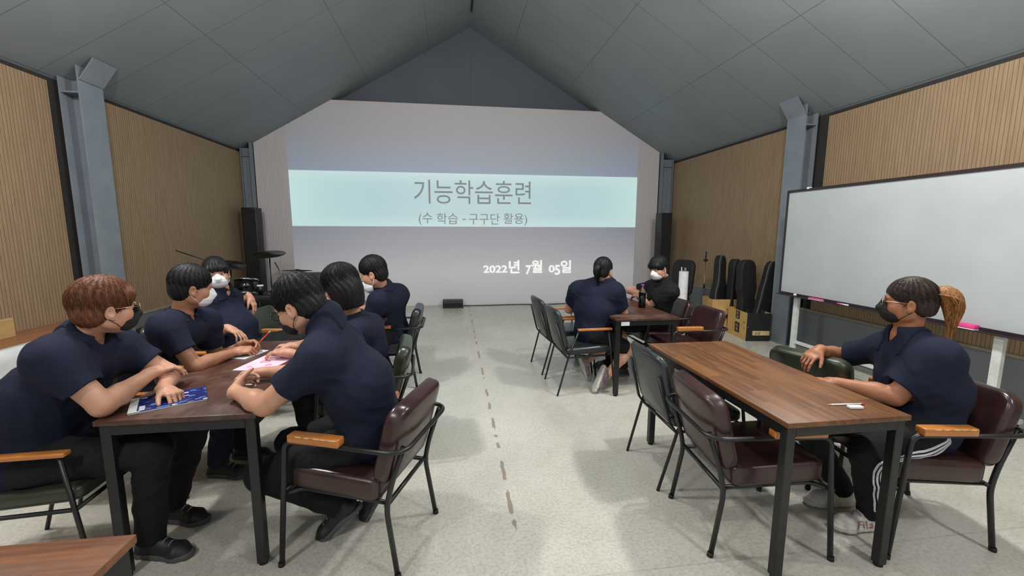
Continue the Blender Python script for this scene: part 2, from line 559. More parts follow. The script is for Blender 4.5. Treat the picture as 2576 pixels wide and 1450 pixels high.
struct('trim_7', MB().box((XM - 0.014, 7.6, ZM - 0.035), (XM + 0.008, 8.35, ZM - 0.004)), M['gap_shade'], 'dark strip painted as the shade of an open gap in the ridge joint')  # solid strip, its dark colour stands in for shade inside the slit

def steel_column(side, y0, y1, xface, depth, label, haunch=True):
    s = 1 if side == 'right' else -1
    root = thing('steel_column', label, 'column', (xface, (y0 + y1) / 2, 0))
    hw = (y1 - y0) / 2
    top = zc(xface + s * depth) + 0.02
    def bx(xa, xb, ya, yb, za, zb):
        lo, hi = sorted((xa * s, xb * s))
        return MB().box((lo, ya, za), (hi, yb, zb))
    ztop_f = zc(xface) - 0.005
    bx(0.0, 0.016, -hw, hw, 0, ztop_f).build('front_flange', M['steel_grey'], root)
    bx(depth - 0.016, depth, -hw, hw, 0, zc(xface + s * depth) - 0.005).build('rear_flange', M['steel_grey'], root)
    bx(0.016, depth - 0.016, -0.006, 0.006, 0, zc(xface + s * depth) - 0.005).build('web', M['steel_grey'], root)
    bx(0.016, depth - 0.016, -hw, hw, zc(xface + s * depth) - 0.16, zc(xface + s * depth) - 0.145).build('stiffener', M['steel_grey'], root)
    # a pressed seam down the web
    bx(depth * 0.5, depth * 0.5 + 0.012, -0.02, -0.006, 0, zc(xface + s * depth) - 0.16).build('web_seam', M['steel_grey'], root)
    if haunch:
        # plate leaning from the flange up to the ceiling
        a = Vector((0.0, 0, ztop_f - 0.13)); xt = -s * 0.15
        b = Vector((xt, 0, zc(xface + xt) - 0.01))
        d = (b - a); n = Vector((d.z, 0, -d.x)).normalized() * 0.012
        vs = []
        for yy in (-hw, hw):
            for q in (a, b, b + n, a + n): vs.append((q.x, yy, q.z))
        MB().add(vs, [(0, 1, 2, 3), (7, 6, 5, 4), (0, 4, 5, 1), (1, 5, 6, 2), (2, 6, 7, 3), (3, 7, 4, 0)]).build('haunch_plate', M['steel_grey'], root)
        MB().prism([(0, ztop_f - 0.12), (0, ztop_f - 0.02), (xt * 0.95, zc(xface + xt) - 0.03)], -0.006, 0.006, 1).build('haunch_web', M['steel_grey'], root)
    return root
steel_column('left', 5.01, 5.31, -3.69, 0.19, 'grey steel column standing against the left timber wall')
steel_column('right', 5.06, 5.365, 4.50, 0.182, 'grey steel column on the right wall behind the whiteboard edge')
steel_column('left', 8.66, 8.785, -3.70, 0.18, 'narrow grey steel column in the back left corner', False)
steel_column('right', 8.66, 8.785, 4.43, 0.25, 'narrow grey steel column in the back right corner', False)

# ceiling lamps above and behind the picture edge
def ceiling_lamp(x, y, z, lab):
    root = thing('ceiling_lamp', lab, 'lamp', (x, y, z), 0, 'tube lamps under the ceiling')
    MB().box((-0.09, -0.6, 0.0), (0.09, 0.6, 0.05)).build('housing', M['white_plastic'], root)
    m, nt, b = new_mat('lamp_glow')
    b.inputs['Emission Color'].default_value = (1, 0.98, 0.95, 1); b.inputs['Emission Strength'].default_value = 6
    MB().box((-0.07, -0.58, -0.012), (0.07, 0.58, 0.0)).build('diffuser', m, root)
    for yy in (-0.5, 0.5):
        MB().tube([(0, yy, 0.05), (0, yy, zc(x) - z)], 0.004, 6).build('hanger', M['steel_grey'], root)
for p, lab in zip(LAMPS, ('long white tube lamp above the left tables', 'long white tube lamp above the right tables', 'long white tube lamp behind the camera on the left', 'long white tube lamp behind the camera on the right', 'long white tube lamp hung below the ridge')): ceiling_lamp(*p, lab)

# ------------------------------------------------------------------ the projected slide
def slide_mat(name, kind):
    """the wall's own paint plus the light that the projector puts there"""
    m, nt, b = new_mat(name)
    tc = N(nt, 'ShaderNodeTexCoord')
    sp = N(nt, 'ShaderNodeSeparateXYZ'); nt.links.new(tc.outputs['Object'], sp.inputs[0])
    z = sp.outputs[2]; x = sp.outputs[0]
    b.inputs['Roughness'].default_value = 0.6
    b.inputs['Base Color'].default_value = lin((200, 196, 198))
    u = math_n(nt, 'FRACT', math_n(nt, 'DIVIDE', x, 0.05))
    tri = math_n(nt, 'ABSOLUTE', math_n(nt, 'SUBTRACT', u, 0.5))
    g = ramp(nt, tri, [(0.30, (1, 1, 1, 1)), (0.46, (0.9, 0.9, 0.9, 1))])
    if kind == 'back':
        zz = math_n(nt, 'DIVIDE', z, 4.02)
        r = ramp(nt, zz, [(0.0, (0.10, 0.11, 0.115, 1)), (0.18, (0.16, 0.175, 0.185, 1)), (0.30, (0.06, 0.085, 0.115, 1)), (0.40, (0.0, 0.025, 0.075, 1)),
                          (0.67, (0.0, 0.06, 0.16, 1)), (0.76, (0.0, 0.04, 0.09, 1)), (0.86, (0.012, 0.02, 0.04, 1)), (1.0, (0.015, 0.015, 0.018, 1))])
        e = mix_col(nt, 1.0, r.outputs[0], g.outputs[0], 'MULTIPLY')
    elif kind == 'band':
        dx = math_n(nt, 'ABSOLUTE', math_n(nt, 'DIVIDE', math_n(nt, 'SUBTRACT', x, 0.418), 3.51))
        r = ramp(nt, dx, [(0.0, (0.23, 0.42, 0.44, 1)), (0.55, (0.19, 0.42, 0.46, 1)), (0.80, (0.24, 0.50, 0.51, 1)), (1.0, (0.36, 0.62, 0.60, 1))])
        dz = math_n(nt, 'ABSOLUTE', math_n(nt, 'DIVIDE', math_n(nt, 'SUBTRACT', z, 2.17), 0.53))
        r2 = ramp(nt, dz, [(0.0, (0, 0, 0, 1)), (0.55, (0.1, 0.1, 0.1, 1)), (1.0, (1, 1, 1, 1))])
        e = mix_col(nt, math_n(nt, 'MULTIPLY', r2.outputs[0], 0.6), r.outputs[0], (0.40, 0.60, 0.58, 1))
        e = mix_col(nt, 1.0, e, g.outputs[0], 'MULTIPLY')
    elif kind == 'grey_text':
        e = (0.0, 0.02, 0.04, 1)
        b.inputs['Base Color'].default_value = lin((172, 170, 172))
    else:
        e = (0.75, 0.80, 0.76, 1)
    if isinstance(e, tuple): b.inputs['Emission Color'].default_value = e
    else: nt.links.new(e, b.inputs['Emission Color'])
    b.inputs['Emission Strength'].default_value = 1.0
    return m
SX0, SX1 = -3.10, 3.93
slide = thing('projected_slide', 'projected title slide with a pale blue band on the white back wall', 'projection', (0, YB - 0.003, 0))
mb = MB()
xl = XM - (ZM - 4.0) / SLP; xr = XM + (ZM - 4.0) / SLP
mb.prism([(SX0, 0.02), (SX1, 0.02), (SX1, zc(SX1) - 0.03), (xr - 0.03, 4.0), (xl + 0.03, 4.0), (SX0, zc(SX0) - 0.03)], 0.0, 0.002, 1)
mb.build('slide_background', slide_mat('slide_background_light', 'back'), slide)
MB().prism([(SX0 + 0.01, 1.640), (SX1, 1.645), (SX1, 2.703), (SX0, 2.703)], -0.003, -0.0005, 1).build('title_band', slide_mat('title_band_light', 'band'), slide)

def text_mesh(name, txt, size, mat, parent, x, z, y=-0.006, bold=0.0, align='LEFT', width=None, height=None, sx=1.0, rot=None, loc=None, extr=0.0012):
    cu = bpy.data.curves.new(name, 'FONT')
    cu.body = txt; cu.size = size; cu.extrude = extr; cu.offset = bold
    cu.resolution_u = 4
    tmp = bpy.data.objects.new(name + '_tmp', cu)
    COL.objects.link(tmp)
    dg = bpy.context.evaluated_depsgraph_get()
    dg.update()
    me = bpy.data.meshes.new_from_object(tmp.evaluated_get(dg))
    bpy.data.objects.remove(tmp, do_unlink=True)
    bpy.data.curves.remove(cu)
    n = len(me.vertices)
    co = np.empty(n * 3, np.float32); me.vertices.foreach_get('co', co); co = co.reshape(-1, 3)
    x0, x1 = co[:, 0].min(), co[:, 0].max(); y0, y1 = co[:, 1].min(), co[:, 1].max()
    kx = (width / (x1 - x0)) if width else sx
    ky = (height / (y1 - y0)) if height else 1.0
    out = np.empty_like(co)
    out[:, 0] = (co[:, 0] - x0) * kx
    out[:, 2] = (co[:, 1] - y0) * ky
    out[:, 1] = -co[:, 2]
    me.vertices.foreach_set('co', out.ravel())
    me.materials.clear(); me.materials.append(mat)
    me.update()
    me.name = name
    o = bpy.data.objects.new(name, me)
    link(o, parent)
    o.location = (x, y, z)
    if rot is not None: o.rotation_euler = rot
    return o
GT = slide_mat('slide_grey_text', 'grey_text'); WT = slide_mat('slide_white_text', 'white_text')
KO = {'title': '\uae30\ub2a5\ud559\uc2b5\ud6c8\ub828', 'sub': '(\uc218 \ud559\uc2b5 - \uad6c\uad6c\ub2e8 \ud65c\uc6a9)'}
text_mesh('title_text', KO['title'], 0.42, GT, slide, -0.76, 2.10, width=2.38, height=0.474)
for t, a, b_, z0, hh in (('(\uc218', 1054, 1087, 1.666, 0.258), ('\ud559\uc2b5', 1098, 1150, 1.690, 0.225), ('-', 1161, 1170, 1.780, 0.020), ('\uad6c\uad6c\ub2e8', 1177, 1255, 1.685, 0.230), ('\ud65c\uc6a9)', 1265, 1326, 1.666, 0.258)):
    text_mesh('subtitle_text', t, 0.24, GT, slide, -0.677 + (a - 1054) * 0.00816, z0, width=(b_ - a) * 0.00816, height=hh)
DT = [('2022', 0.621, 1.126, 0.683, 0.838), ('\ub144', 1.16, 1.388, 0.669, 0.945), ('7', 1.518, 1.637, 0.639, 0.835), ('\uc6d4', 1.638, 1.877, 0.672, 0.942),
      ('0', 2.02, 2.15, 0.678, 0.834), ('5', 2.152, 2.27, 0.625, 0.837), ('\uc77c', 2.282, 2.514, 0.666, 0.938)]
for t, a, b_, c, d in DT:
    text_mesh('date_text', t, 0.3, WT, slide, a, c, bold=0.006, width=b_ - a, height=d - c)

# ------------------------------------------------------------------ tables
def make_table(name, label, x0, x1, y0, y1, top_mat, group=None, h=0.752):
    w, l = x1 - x0, y1 - y0
    root = thing(name, label, 'table', ((x0 + x1) / 2, (y0 + y1) / 2, 0), 0, group)
    hw, hl = w / 2, l / 2
    MB().bbox((-hw, -hl, h - 0.024), (hw, hl, h), 0.0025, 2).build('tabletop', top_mat, root)
    a = 0.042; zt = h - 0.025; i = 0.012
    for (sx, sy) in ((-1, -1), (1, -1), (1, 1), (-1, 1)):
        cx, cy = sx * (hw - i - a / 2), sy * (hl - i - a / 2)
        lg = MB().bbox((cx - a / 2, cy - a / 2, 0.012), (cx + a / 2, cy + a / 2, zt), 0.003, 1).build('leg', M['black_metal'], root)
        MB().lathe([(0.012, 0.03), (0.012, 0.008), (0.019, 0.006), (0.019, 0.0)], 12, (cx, cy, 0)).build('foot_pad', M['rubber'], lg)
    for sy in (-1, 1):
        cy = sy * (hl - i - 0.012)
        MB().box((-hw + i + a, cy - 0.011, zt - 0.045), (hw - i - a, cy + 0.011, zt)).build('apron', M['black_metal'], root)
    for sx in (-1, 1):
        cx = sx * (hw - i - 0.012)
        MB().box((cx - 0.011, -hl + i + a, zt - 0.045), (cx + 0.011, hl - i - a, zt)).build('apron', M['black_metal'], root)
    return root
T_H = 0.752
make_table('table', 'dark worn plank table with black legs, nearest of the left row', -1.512, -0.872, 1.90, 3.20, M['table_top_dark'])
make_table('table', 'light brown plank table with black legs in front of the ponytailed person', 1.385, 1.99, 1.50, 2.785, M['table_top_light'])
ft = make_table('table', 'glossy dark brown table with a white sticker on its apron, far right', 1.475, 2.10, 3.63, 4.90, M['table_top_dark'])
MB().box((-0.26, -0.6365, 0.687), (-0.18, -0.632, 0.722)).build('sticker', M['white_plastic'], ft)
make_table('table', 'table mostly hidden behind the seated group, far left', -1.20, -0.62, 3.75, 5.0, M['table_top_dark'])
make_table('table', 'brown table corner cut off at the lower left edge of the photo', -2.15, -0.842, 0.50, 1.145, wood_mat('brown_plank_corner', (74, 42, 26), (132, 82, 50), 'X', 0.105, 0.38, 1.0, 0.2, 0.3))

# ------------------------------------------------------------------ chairs
def armchair(kind, label, loc, deg, name='armchair', rake=0.0):
    """thick pads, square-ish wooden arm pads, tube that runs round behind the back. Faces +x."""
    vin = {'brown': M['brown_vinyl'], 'green': M['green_vinyl'], 'black': M['black_vinyl']}[kind]
    root = thing(name, label, 'chair', (loc[0], loc[1], 0), R(deg))
    s = MB()
    pad(s, 0.46, 0.46, 0.10, 0.05, 0.012, Matrix.Translation((0.02, 0, 0.415)) @ Matrix.Rotation(R(-3), 4, 'Y'))
    s.build('seat', vin, root)
    b = MB()
    # back pad local x -> lateral, y -> up, z -> forward normal
    ang = R(15)
    up = Vector((-math.sin(ang), 0, math.cos(ang))); fwd = Vector((math.cos(ang), 0, math.sin(ang))); lat = Vector((0, 1, 0))
    c = Vector((-0.27, 0, 0.605))
    Mx = Matrix(((lat.x, up.x, fwd.x, c.x), (lat.y, up.y, fwd.y, c.y), (lat.z, up.z, fwd.z, c.z), (0, 0, 0, 1)))
    pad(b, 0.47, 0.385, 0.075, 0.075, 0.010, Mx, 0.022)
    b.build('backrest', vin, root)
    # arm tube: front leg, arm, loop behind the back, all one bent tube
    zt = 0.618
    for sg in (-1, 1):
        y = sg * 0.262
        front = fillet([(0.275, sg * 0.272, 0.0), (0.222, y, zt), (-0.10, y, zt), (-0.30, sg * 0.235, zt)], 0.045, 6)
        lg = MB().tube(front[:8 + 1], 0.0125, 10).build('front_leg', M['black_metal'], root)
        MB().tube([(0.277, sg * 0.2725, 0.0), (0.2755, sg * 0.272, 0.02)], 0.015, 10).build('foot_cap', M['rubber'], lg)
        rear = fillet([(-0.285, sg * 0.225, 0.0), (-0.235, sg * 0.215, 0.32), (-0.262, sg * 0.212, 0.44), (-0.325, sg * 0.210, 0.622)], 0.05, 5)
        rl = MB().tube(rear, 0.0125, 10).build('rear_leg', M['black_metal'], root)
        MB().tube([(-0.287, sg * 0.2255, 0.0), (-0.284, sg * 0.225, 0.02)], 0.015, 10).build('foot_cap', M['rubber'], rl)
        ap = MB().bbox((-0.060, y - 0.026, zt + 0.006), (0.190, y + 0.026, zt + 0.044), 0.006, 2).build('arm_pad', M['arm_wood'], root)
        ch = MB()
        rnd = random.Random(sg + 5)
        for q in range(5):
            xx = -0.035 + 0.042 * q + rnd.uniform(-0.01, 0.01)
            poly = [(xx + 0.010 * math.cos(a) * (1 + rnd.uniform(0, 1.4)), 0.0022 * math.sin(a) * (1 + rnd.uniform(0, 1.0)) + zt + 0.0400) for a in [k * PI / 4 for k in range(8)]]
            ch.prism(poly, y + sg * 0.0262, y + sg * 0.0255, 1)
        ch.build('chipped_edge', M['chip'], ap)
    loop = fillet([(0.19, -0.262, zt), (-0.35, -0.268, zt), (-0.35, 0.268, zt), (0.19, 0.262, zt)], 0.10, 8)
    MB().tube(loop, 0.011, 10).build('arm_tube', M['black_metal'], root)
    f = MB()
    f.tube([(-0.235, -0.215, 0.335), (-0.235, 0.215, 0.335)], 0.011, 8)
    for sg in (-1, 1):
        f.tube(fillet([(-0.235, sg * 0.19, 0.335), (0.20, sg * 0.19, 0.352), (0.262, sg * 0.262, 0.352)], 0.03, 3), 0.011, 8)
    f.tube([(0.262, -0.262, 0.352), (0.262, 0.262, 0.352)], 0.011, 8)
    f.build('seat_frame', M['black_metal'], root)
    return root

def slim_chair(kind, label, loc, deg, arms=True, name='slim_armchair'):
    """thin shell back and seat on straight raking legs, thin flat wooden arm strips. Faces +x."""
    vin = {'brown': M['brown_vinyl'], 'green': M['green_vinyl'], 'black': M['black_vinyl']}[kind]
    root = thing(name, label, 'chair', (loc[0], loc[1], 0), R(deg))
    s = MB()
    pad(s, 0.45, 0.46, 0.065, 0.05, 0.010, Matrix.Translation((0.02, 0, 0.43)) @ Matrix.Rotation(R(-3), 4, 'Y'))
    s.build('seat', vin, root)
    b = MB()
    ang = R(14)
    up = Vector((-math.sin(ang), 0, math.cos(ang))); fwd = Vector((math.cos(ang), 0, math.sin(ang))); lat = Vector((0, 1, 0))
    c = Vector((-0.265, 0, 0.625))
    Mx = Matrix(((lat.x, up.x, fwd.x, c.x), (lat.y, up.y, fwd.y, c.y), (lat.z, up.z, fwd.z, c.z), (0, 0, 0, 1)))
    pad(b, 0.465, 0.40, 0.045, 0.07, 0.006, Mx, 0.03)
    bo = b.build('backrest', vin, root)
    e = MB()
    e.tube([Mx @ Vector((x, 0.195 - 0.03 * (abs(x) / 0.2) ** 4, 0.030 * (x / 0.2325) ** 2)) for x in [(-0.2 + 0.04 * k) for k in range(11)]], 0.017, 10)
    e.build('top_roll', vin, bo)
    zt = 0.628
    for sg in (-1, 1):
        y = sg * 0.245
        lg = MB().tube([(0.285, sg * 0.255, 0.0), (0.205, y, zt - 0.004)], 0.0095, 8).build('front_leg', M['black_metal'], root)
        rl = MB().tube([(-0.285, sg * 0.235, 0.0), (-0.185, y, 0.38), (-0.09, y, zt - 0.004)], 0.0095, 8).build('rear_leg', M['black_metal'], root)
        ap = MB().bbox((-0.10, y - 0.021, zt), (0.235, y + 0.021, zt + 0.019), 0.004, 2).build('arm_strip', M['arm_wood'], root)
    f = MB()
    for sg in (-1, 1):
        f.tube([(0.24, sg * 0.245, 0.385), (-0.19, sg * 0.24, 0.37), (-0.225, sg * 0.22, 0.42), (-0.30, sg * 0.20, 0.70)], 0.0095, 8)
    f.tube([(0.235, -0.245, 0.385), (0.235, 0.245, 0.385)], 0.0095, 8)
    f.tube([(-0.19, -0.24, 0.37), (-0.19, 0.24, 0.37)], 0.0095, 8)
    f.build('seat_frame', M['black_metal'], root)
    return root

armchair('brown', 'dark brown armchair with chipped orange arms, under the person leaning at the near left table', (-0.462, 2.066), 160.5)
armchair('brown', 'empty dark brown armchair pulled up to the light brown table, its back to the aisle', (1.510, 1.885), -5.4)
armchair('brown', 'dark brown armchair under the ponytailed person at the right edge', (2.350, 1.795), 172)
armchair('green', 'empty dark green armchair whose back carries the ponytailed person\'s forearm', (2.500, 2.42), 22)
slim_chair('black', 'empty black slim armchair at the far end of the light brown table', (1.490, 2.44), -1)
armchair('black', 'black armchair with orange arms under the person with a mask on the chin', (-0.660, 4.33), 180)
armchair('green', 'green armchair under the bob-haired person, seen edge-on behind the brown one', (-0.640, 2.92), 184)
slim_chair('green', 'green slim armchair under the reddish-haired person, front left', (-1.830, 2.10), 2)
slim_chair('green', 'green slim armchair under the second person on the left side of the near table', (-1.84, 2.76), 0)
slim_chair('green', 'green armchair under the person who faces the camera on the left', (-2.02, 3.62), -8)
armchair('green', 'empty green armchair whose back holds an arm of the person facing the camera', (-1.62, 4.28), -12)
slim_chair('black', 'black slim armchair under the person seen from behind, far right', (1.235, 3.97), 2)
slim_chair('black', 'empty black slim armchair beside the person seen from behind, nearer the back wall', (1.205, 4.58), 4)
armchair('brown', 'dark brown armchair under the black-shirted person behind the bottle', (2.260, 4.42), 182)
armchair('brown', 'empty dark brown armchair with a bright orange arm, far right table', (2.275, 3.88), 179)

# ------------------------------------------------------------------ whiteboard
wb = thing('whiteboard', 'large white board on a stand at the right wall', 'whiteboard', (4.12, 3.55, 0))
WZ0, WZ1, WY0, WY1 = 0.812, 2.03, -1.22, 1.22
M['board'] = mottled('white_board_surface', (176, 182, 185), (186, 191, 193), 0.25, 1.5, spec=0.5)
M['board_frame'] = plain('dark_brown_frame', (46, 34, 38), 0.4)
MB().box((-0.004, WY0, WZ0), (0.02, WY1, WZ1)).build('board_surface', M['board'], wb)
fr = MB()
for (a, b_, c, d) in ((WY0 - 0.022, WY1 + 0.022, WZ1, WZ1 + 0.028), (WY0 - 0.022, WY1 + 0.022, WZ0 - 0.028, WZ0), (WY0 - 0.022, WY0, WZ0, WZ1), (WY1, WY1 + 0.022, WZ0, WZ1)):
    fr.box((-0.016, a, c), (0.026, b_, d))
fr.build('frame', M['board_frame'], wb)
MB().box((-0.075, WY0 + 0.05, WZ0 - 0.034), (-0.016, WY1, WZ0 - 0.026)).build('pen_tray', M['board_frame'], wb)
clp = MB()
clp.box((-0.02, WY1 - 0.30, WZ1 + 0.02), (0.02, WY1 - 0.27, WZ1 + 0.042))
clp.build('clip', M['white_plastic'], wb)
for yy in (0.98, -0.96):
    lg = MB()
    lg.box((0.0, yy - 0.03, 0.05), (0.035, yy + 0.03, WZ0 + 0.03))
    lg.build('leg', M['white_metal'], wb)
    ft_ = MB()
    ft_.box((-0.28, yy - 0.025, 0.05), (0.32, yy + 0.025, 0.085))
    o = ft_.build('foot', M['white_metal'], wb)
    for xx in (-0.25, 0.29):
        MB().lathe([(0.006, -0.012), (0.022, -0.010), (0.025, 0.0), (0.022, 0.010), (0.006, 0.012)], 14, M=Matrix.Translation((xx, yy, 0.025)) @ Matrix.Rotation(PI / 2, 4, 'X')).build('caster', M['black_plastic'], o)
MB().box((0.004, -0.96, 0.20), (0.03, 0.98, 0.235)).build('cross_rail', M['white_metal'], wb)
M['pink'] = plain('pink_felt', (226, 70, 140), 0.7)
def board_eraser(y, l, label, w=0.05, h=0.022):
    root = thing('board_eraser', label, 'eraser', (4.12 - 0.045, y, WZ0 - 0.026))
    MB().bbox((-w / 2, -l / 2, 0.008), (w / 2, l / 2, h + 0.008), 0.005, 2).build('felt_block', M['pink'], root)
    MB().bbox((-w / 2, -l / 2, 0.0), (w / 2, l / 2, 0.008), 0.002, 1).build('white_base', M['white_plastic'], root)
board_eraser(4.20, 0.17, 'long pink eraser on the left end of the board tray', 0.045, 0.012)
board_eraser(2.78, 0.15, 'thick pink eraser on the board tray behind the ponytail', 0.052, 0.035)
mk = thing('marker_pen', 'white and pink marker lying on the board tray left of the ponytailed person', 'marker', (4.075, 3.86, WZ0 - 0.017))
MB().tube([(0, -0.06, 0), (0, 0.035, 0)], 0.008, 10).build('barrel', M['white_plastic'], mk)
MB().tube([(0, 0.035, 0), (0, 0.07, 0)], 0.0085, 10).build('cap', M['pink'], mk)
for (y, x_) in ((4.50, 0.0),):
    ck = MB().ball((4.075, y, WZ0 - 0.010), 0.016, 10, 8, (1, 1.4, 1)).build('magnet', M['white_plastic'])
    tag(ck, 'small round white magnet at the left corner of the board tray', 'magnet')

# ------------------------------------------------------------------ guitars in cartons
def guitar_case(x, y, z0, w, h, lean_x, lean_y, rotz, label, depth=0.12, piping=True, neck_w=0.17):
    root = thing('guitar_case', label, 'guitar case', (x, y, z0), rotz)
    # local: outline in x (width) and z (height), depth along y
    def outline(k=1.0):
        pts = []
        prof = [(0.0, 0.42), (0.05, 0.47), (0.18, 0.50), (0.30, 0.46), (0.38, 0.40), (0.46, 0.41), (0.54, 0.36), (0.60, neck_w / w * 0.62), (0.68, neck_w / w * 0.52), (0.85, neck_w / w * 0.5), (0.955, neck_w / w * 0.48), (0.99, neck_w / w * 0.38), (1.0, neck_w / w * 0.2)]
        # smooth
        zs = np.linspace(0, 1, 40); xs = np.interp(zs, [p_[0] for p_ in prof], [p_[1] for p_ in prof])
        xs = np.convolve(np.pad(xs, 2, 'edge'), np.ones(5) / 5, 'valid'); xs[-1] = xs[-1] * 0.5
        for z, q in zip(zs, xs): pts.append((q * w * k, z * h))
        return pts
    P_ = outline()
    T = Matrix.Rotation(lean_x, 4, 'Y') @ Matrix.Rotation(lean_y, 4, 'X')
    rings = []
    ys = [(-0.5, 0.80), (-0.47, 0.92), (-0.38, 0.985), (-0.2, 1.0), (0.2, 1.0), (0.38, 0.985), (0.47, 0.92), (0.5, 0.80)]
    vs = []; n = len(P_) * 2
    for (yy, k) in ys:
        dpt = depth * yy
        row = []
        for (q, z) in P_: row.append((q - (1 - k) * 0.09, dpt, max(z, 0.0) - (1 - k) * 0.09 * (z / h)))
        for (q, z) in reversed(P_): row.append((-q + (1 - k) * 0.09, dpt, z - (1 - k) * 0.09 * (z / h)))
        vs += [T @ Vector(v) for v in row]
    fs = []
    for i in range(len(ys) - 1):
        for k in range(n):
            k2 = (k + 1) % n
            fs.append((i * n + k, i * n + k2, (i + 1) * n + k2, (i + 1) * n + k))
    m_ = len(P_)
    for base, flip in ((0, False), ((len(ys) - 1) * n, True)):
        for k in range(m_ - 1):
            f = (base + k, base + k + 1, base + n - 2 - k, base + n - 1 - k)
            fs.append(f[::-1] if flip else f)
    nc = len(fs) - 2 * (m_ - 1)
    cb_ = MB().add(vs, fs[:nc], True); cb_.f += fs[nc:]; cb_.sm += [False] * (len(fs) - nc)
    cb_.build('case_body', M['case_cloth'], root)
    if piping:
        pp = [T @ Vector((q * 0.985 + 0.002, -depth * 0.36, z)) for (q, z) in P_]
        pq = [T @ Vector((-q * 0.985 - 0.002, -depth * 0.36, z)) for (q, z) in P_]
        MB().tube(pp + pq[::-1], 0.004, 6).build('piping', M['grey_piping'], root)
    MB().bbox((-0.05, -depth / 2 - 0.012, h * 0.16), (0.10, -depth / 2 + 0.004, h * 0.34), 0.01, 2, T).build('pocket', M['case_cloth'], root)
    return root
guitar_case(4.235, 6.17, 0.02, 0.40, 1.16, R(2.5), R(-3), R(24), 'black guitar case with grey piping, leftmost in the cartons')
guitar_case(4.385, 6.03, 0.02, 0.26, 1.11, R(1), R(-2), R(14), 'black guitar case between two others in the cartons', neck_w=0.17, piping=False)
guitar_case(4.375, 5.70, 0.02, 0.30, 1.12, R(-1), R(-3), R(8), 'widest black guitar case, next to the leaning one', piping=False, neck_w=0.27)
guitar_case(4.40, 5.50, 0.05, 0.25, 1.10, R(12), R(-2), R(6), 'black guitar case leaning right against the steel column', depth=0.10)

def carton(name, x0, x1, y0, y1, h, mats, label, deg=0.0, panels=None):
    cx, cy = (x0 + x1) / 2, (y0 + y1) / 2
    root = thing(name, label, 'box', (cx, cy, 0), R(deg))
    a, b_ = (x1 - x0) / 2, (y1 - y0) / 2
    t = 0.006
    MB().box((-a, -b_, 0), (a, b_, t)).build('bottom', M['kraft'], root)
    MB().box((-a, -b_, t), (-a + t, b_, h)).build('left_side', M['kraft'], root)
    MB().box((a - t, -b_, t), (a, b_, h)).build('right_side', M['kraft'], root)
    MB().box((-a + t, b_ - t, t), (a - t, b_, h)).build('rear_side', M['kraft'], root)
    MB().box((-a, -b_ - t, 0), (a, -b_, h)).build('front_side', M[mats], root)
    return root, a, b_
M['logo_dark'] = plain('dark_printed_square', (38, 36, 34), 0.7)
M['logo_cream'] = plain('cream_print', (214, 190, 140), 0.7)
bx, ba, bb = carton('carton', 4.175, 4.51, 5.335, 5.885, 0.405, 'black_card', 'open carton with a black front, holding guitar cases beside the column', -9)
OJ = '\uc624\uac10'
def print_on_side(root, side_x, yc, zc_, s, h_):
    """dark square with cream letters on a carton's left side"""
    MB().box((side_x - 0.002, yc - s / 2, zc_ - h_ / 2), (side_x - 0.0002, yc + s / 2, zc_ + h_ / 2)).build('printed_square', M['logo_dark'], root)
    for t, dz in (('\uc624', 0.028), ('\uac10', -0.03)):
        text_mesh('printed_letters', t, 0.05, M['logo_cream'], root, side_x - 0.0035, zc_ + dz - 0.018, yc + s * 0.28, width=s * 0.5, height=0.04, rot=(0, 0, -PI / 2), extr=0.0005)
print_on_side(bx, -ba, -0.02, 0.335, 0.11, 0.12)
print_on_side(bx, -ba, -0.02, 0.15, 0.13, 0.15)
text_mesh('printed_letters', '\uc2dd\ud488', 0.03, M['logo_dark'], bx, -ba - 0.002, 0.25, -bb + 0.10, width=0.05, height=0.018, rot=(0, 0, -PI / 2), extr=0.0005)
text_mesh('printed_letters', '\uac10', 0.03, M['logo_dark'], bx, -ba - 0.002, 0.165, -bb + 0.07, width=0.022, height=0.022, rot=(0, 0, -PI / 2), extr=0.0005)
MB().box((-0.08, -bb - 0.009, 0.085), (0.16, -bb - 0.0065, 0.15)).build('printed_label', M['logo_cream'], bx)
text_mesh('printed_letters', OJ, 0.05, M['logo_dark'], bx, -0.05, 0.096, -bb - 0.0105, width=0.085, height=0.042, extr=0.0005)
MB().lathe([(0.0, 0.0), (0.008, 0.0), (0.008, 0.003), (0.0, 0.003)], 10, M=Matrix.Translation((-0.15, -bb - 0.0065, 0.20)) @ Matrix.Rotation(PI / 2, 4, 'X')).build('printed_dot', M['grey_piping'], bx)
bx2, ba2, bb2 = carton('carton', 4.05, 4.43, 6.00, 6.36, 0.50, 'kraft', 'plain kraft carton left of the black-fronted one', -9)
MB().box((0.02, -bb2 - 0.009, 0.20), (0.10, -bb2 - 0.0065, 0.26)).build('printed_square', M['logo_dark'], bx2)
text_mesh('printed_letters', OJ, 0.04, M['logo_dark'], bx2, 0.03, 0.33, -bb2 - 0.009, width=0.07, height=0.03, extr=0.0005)

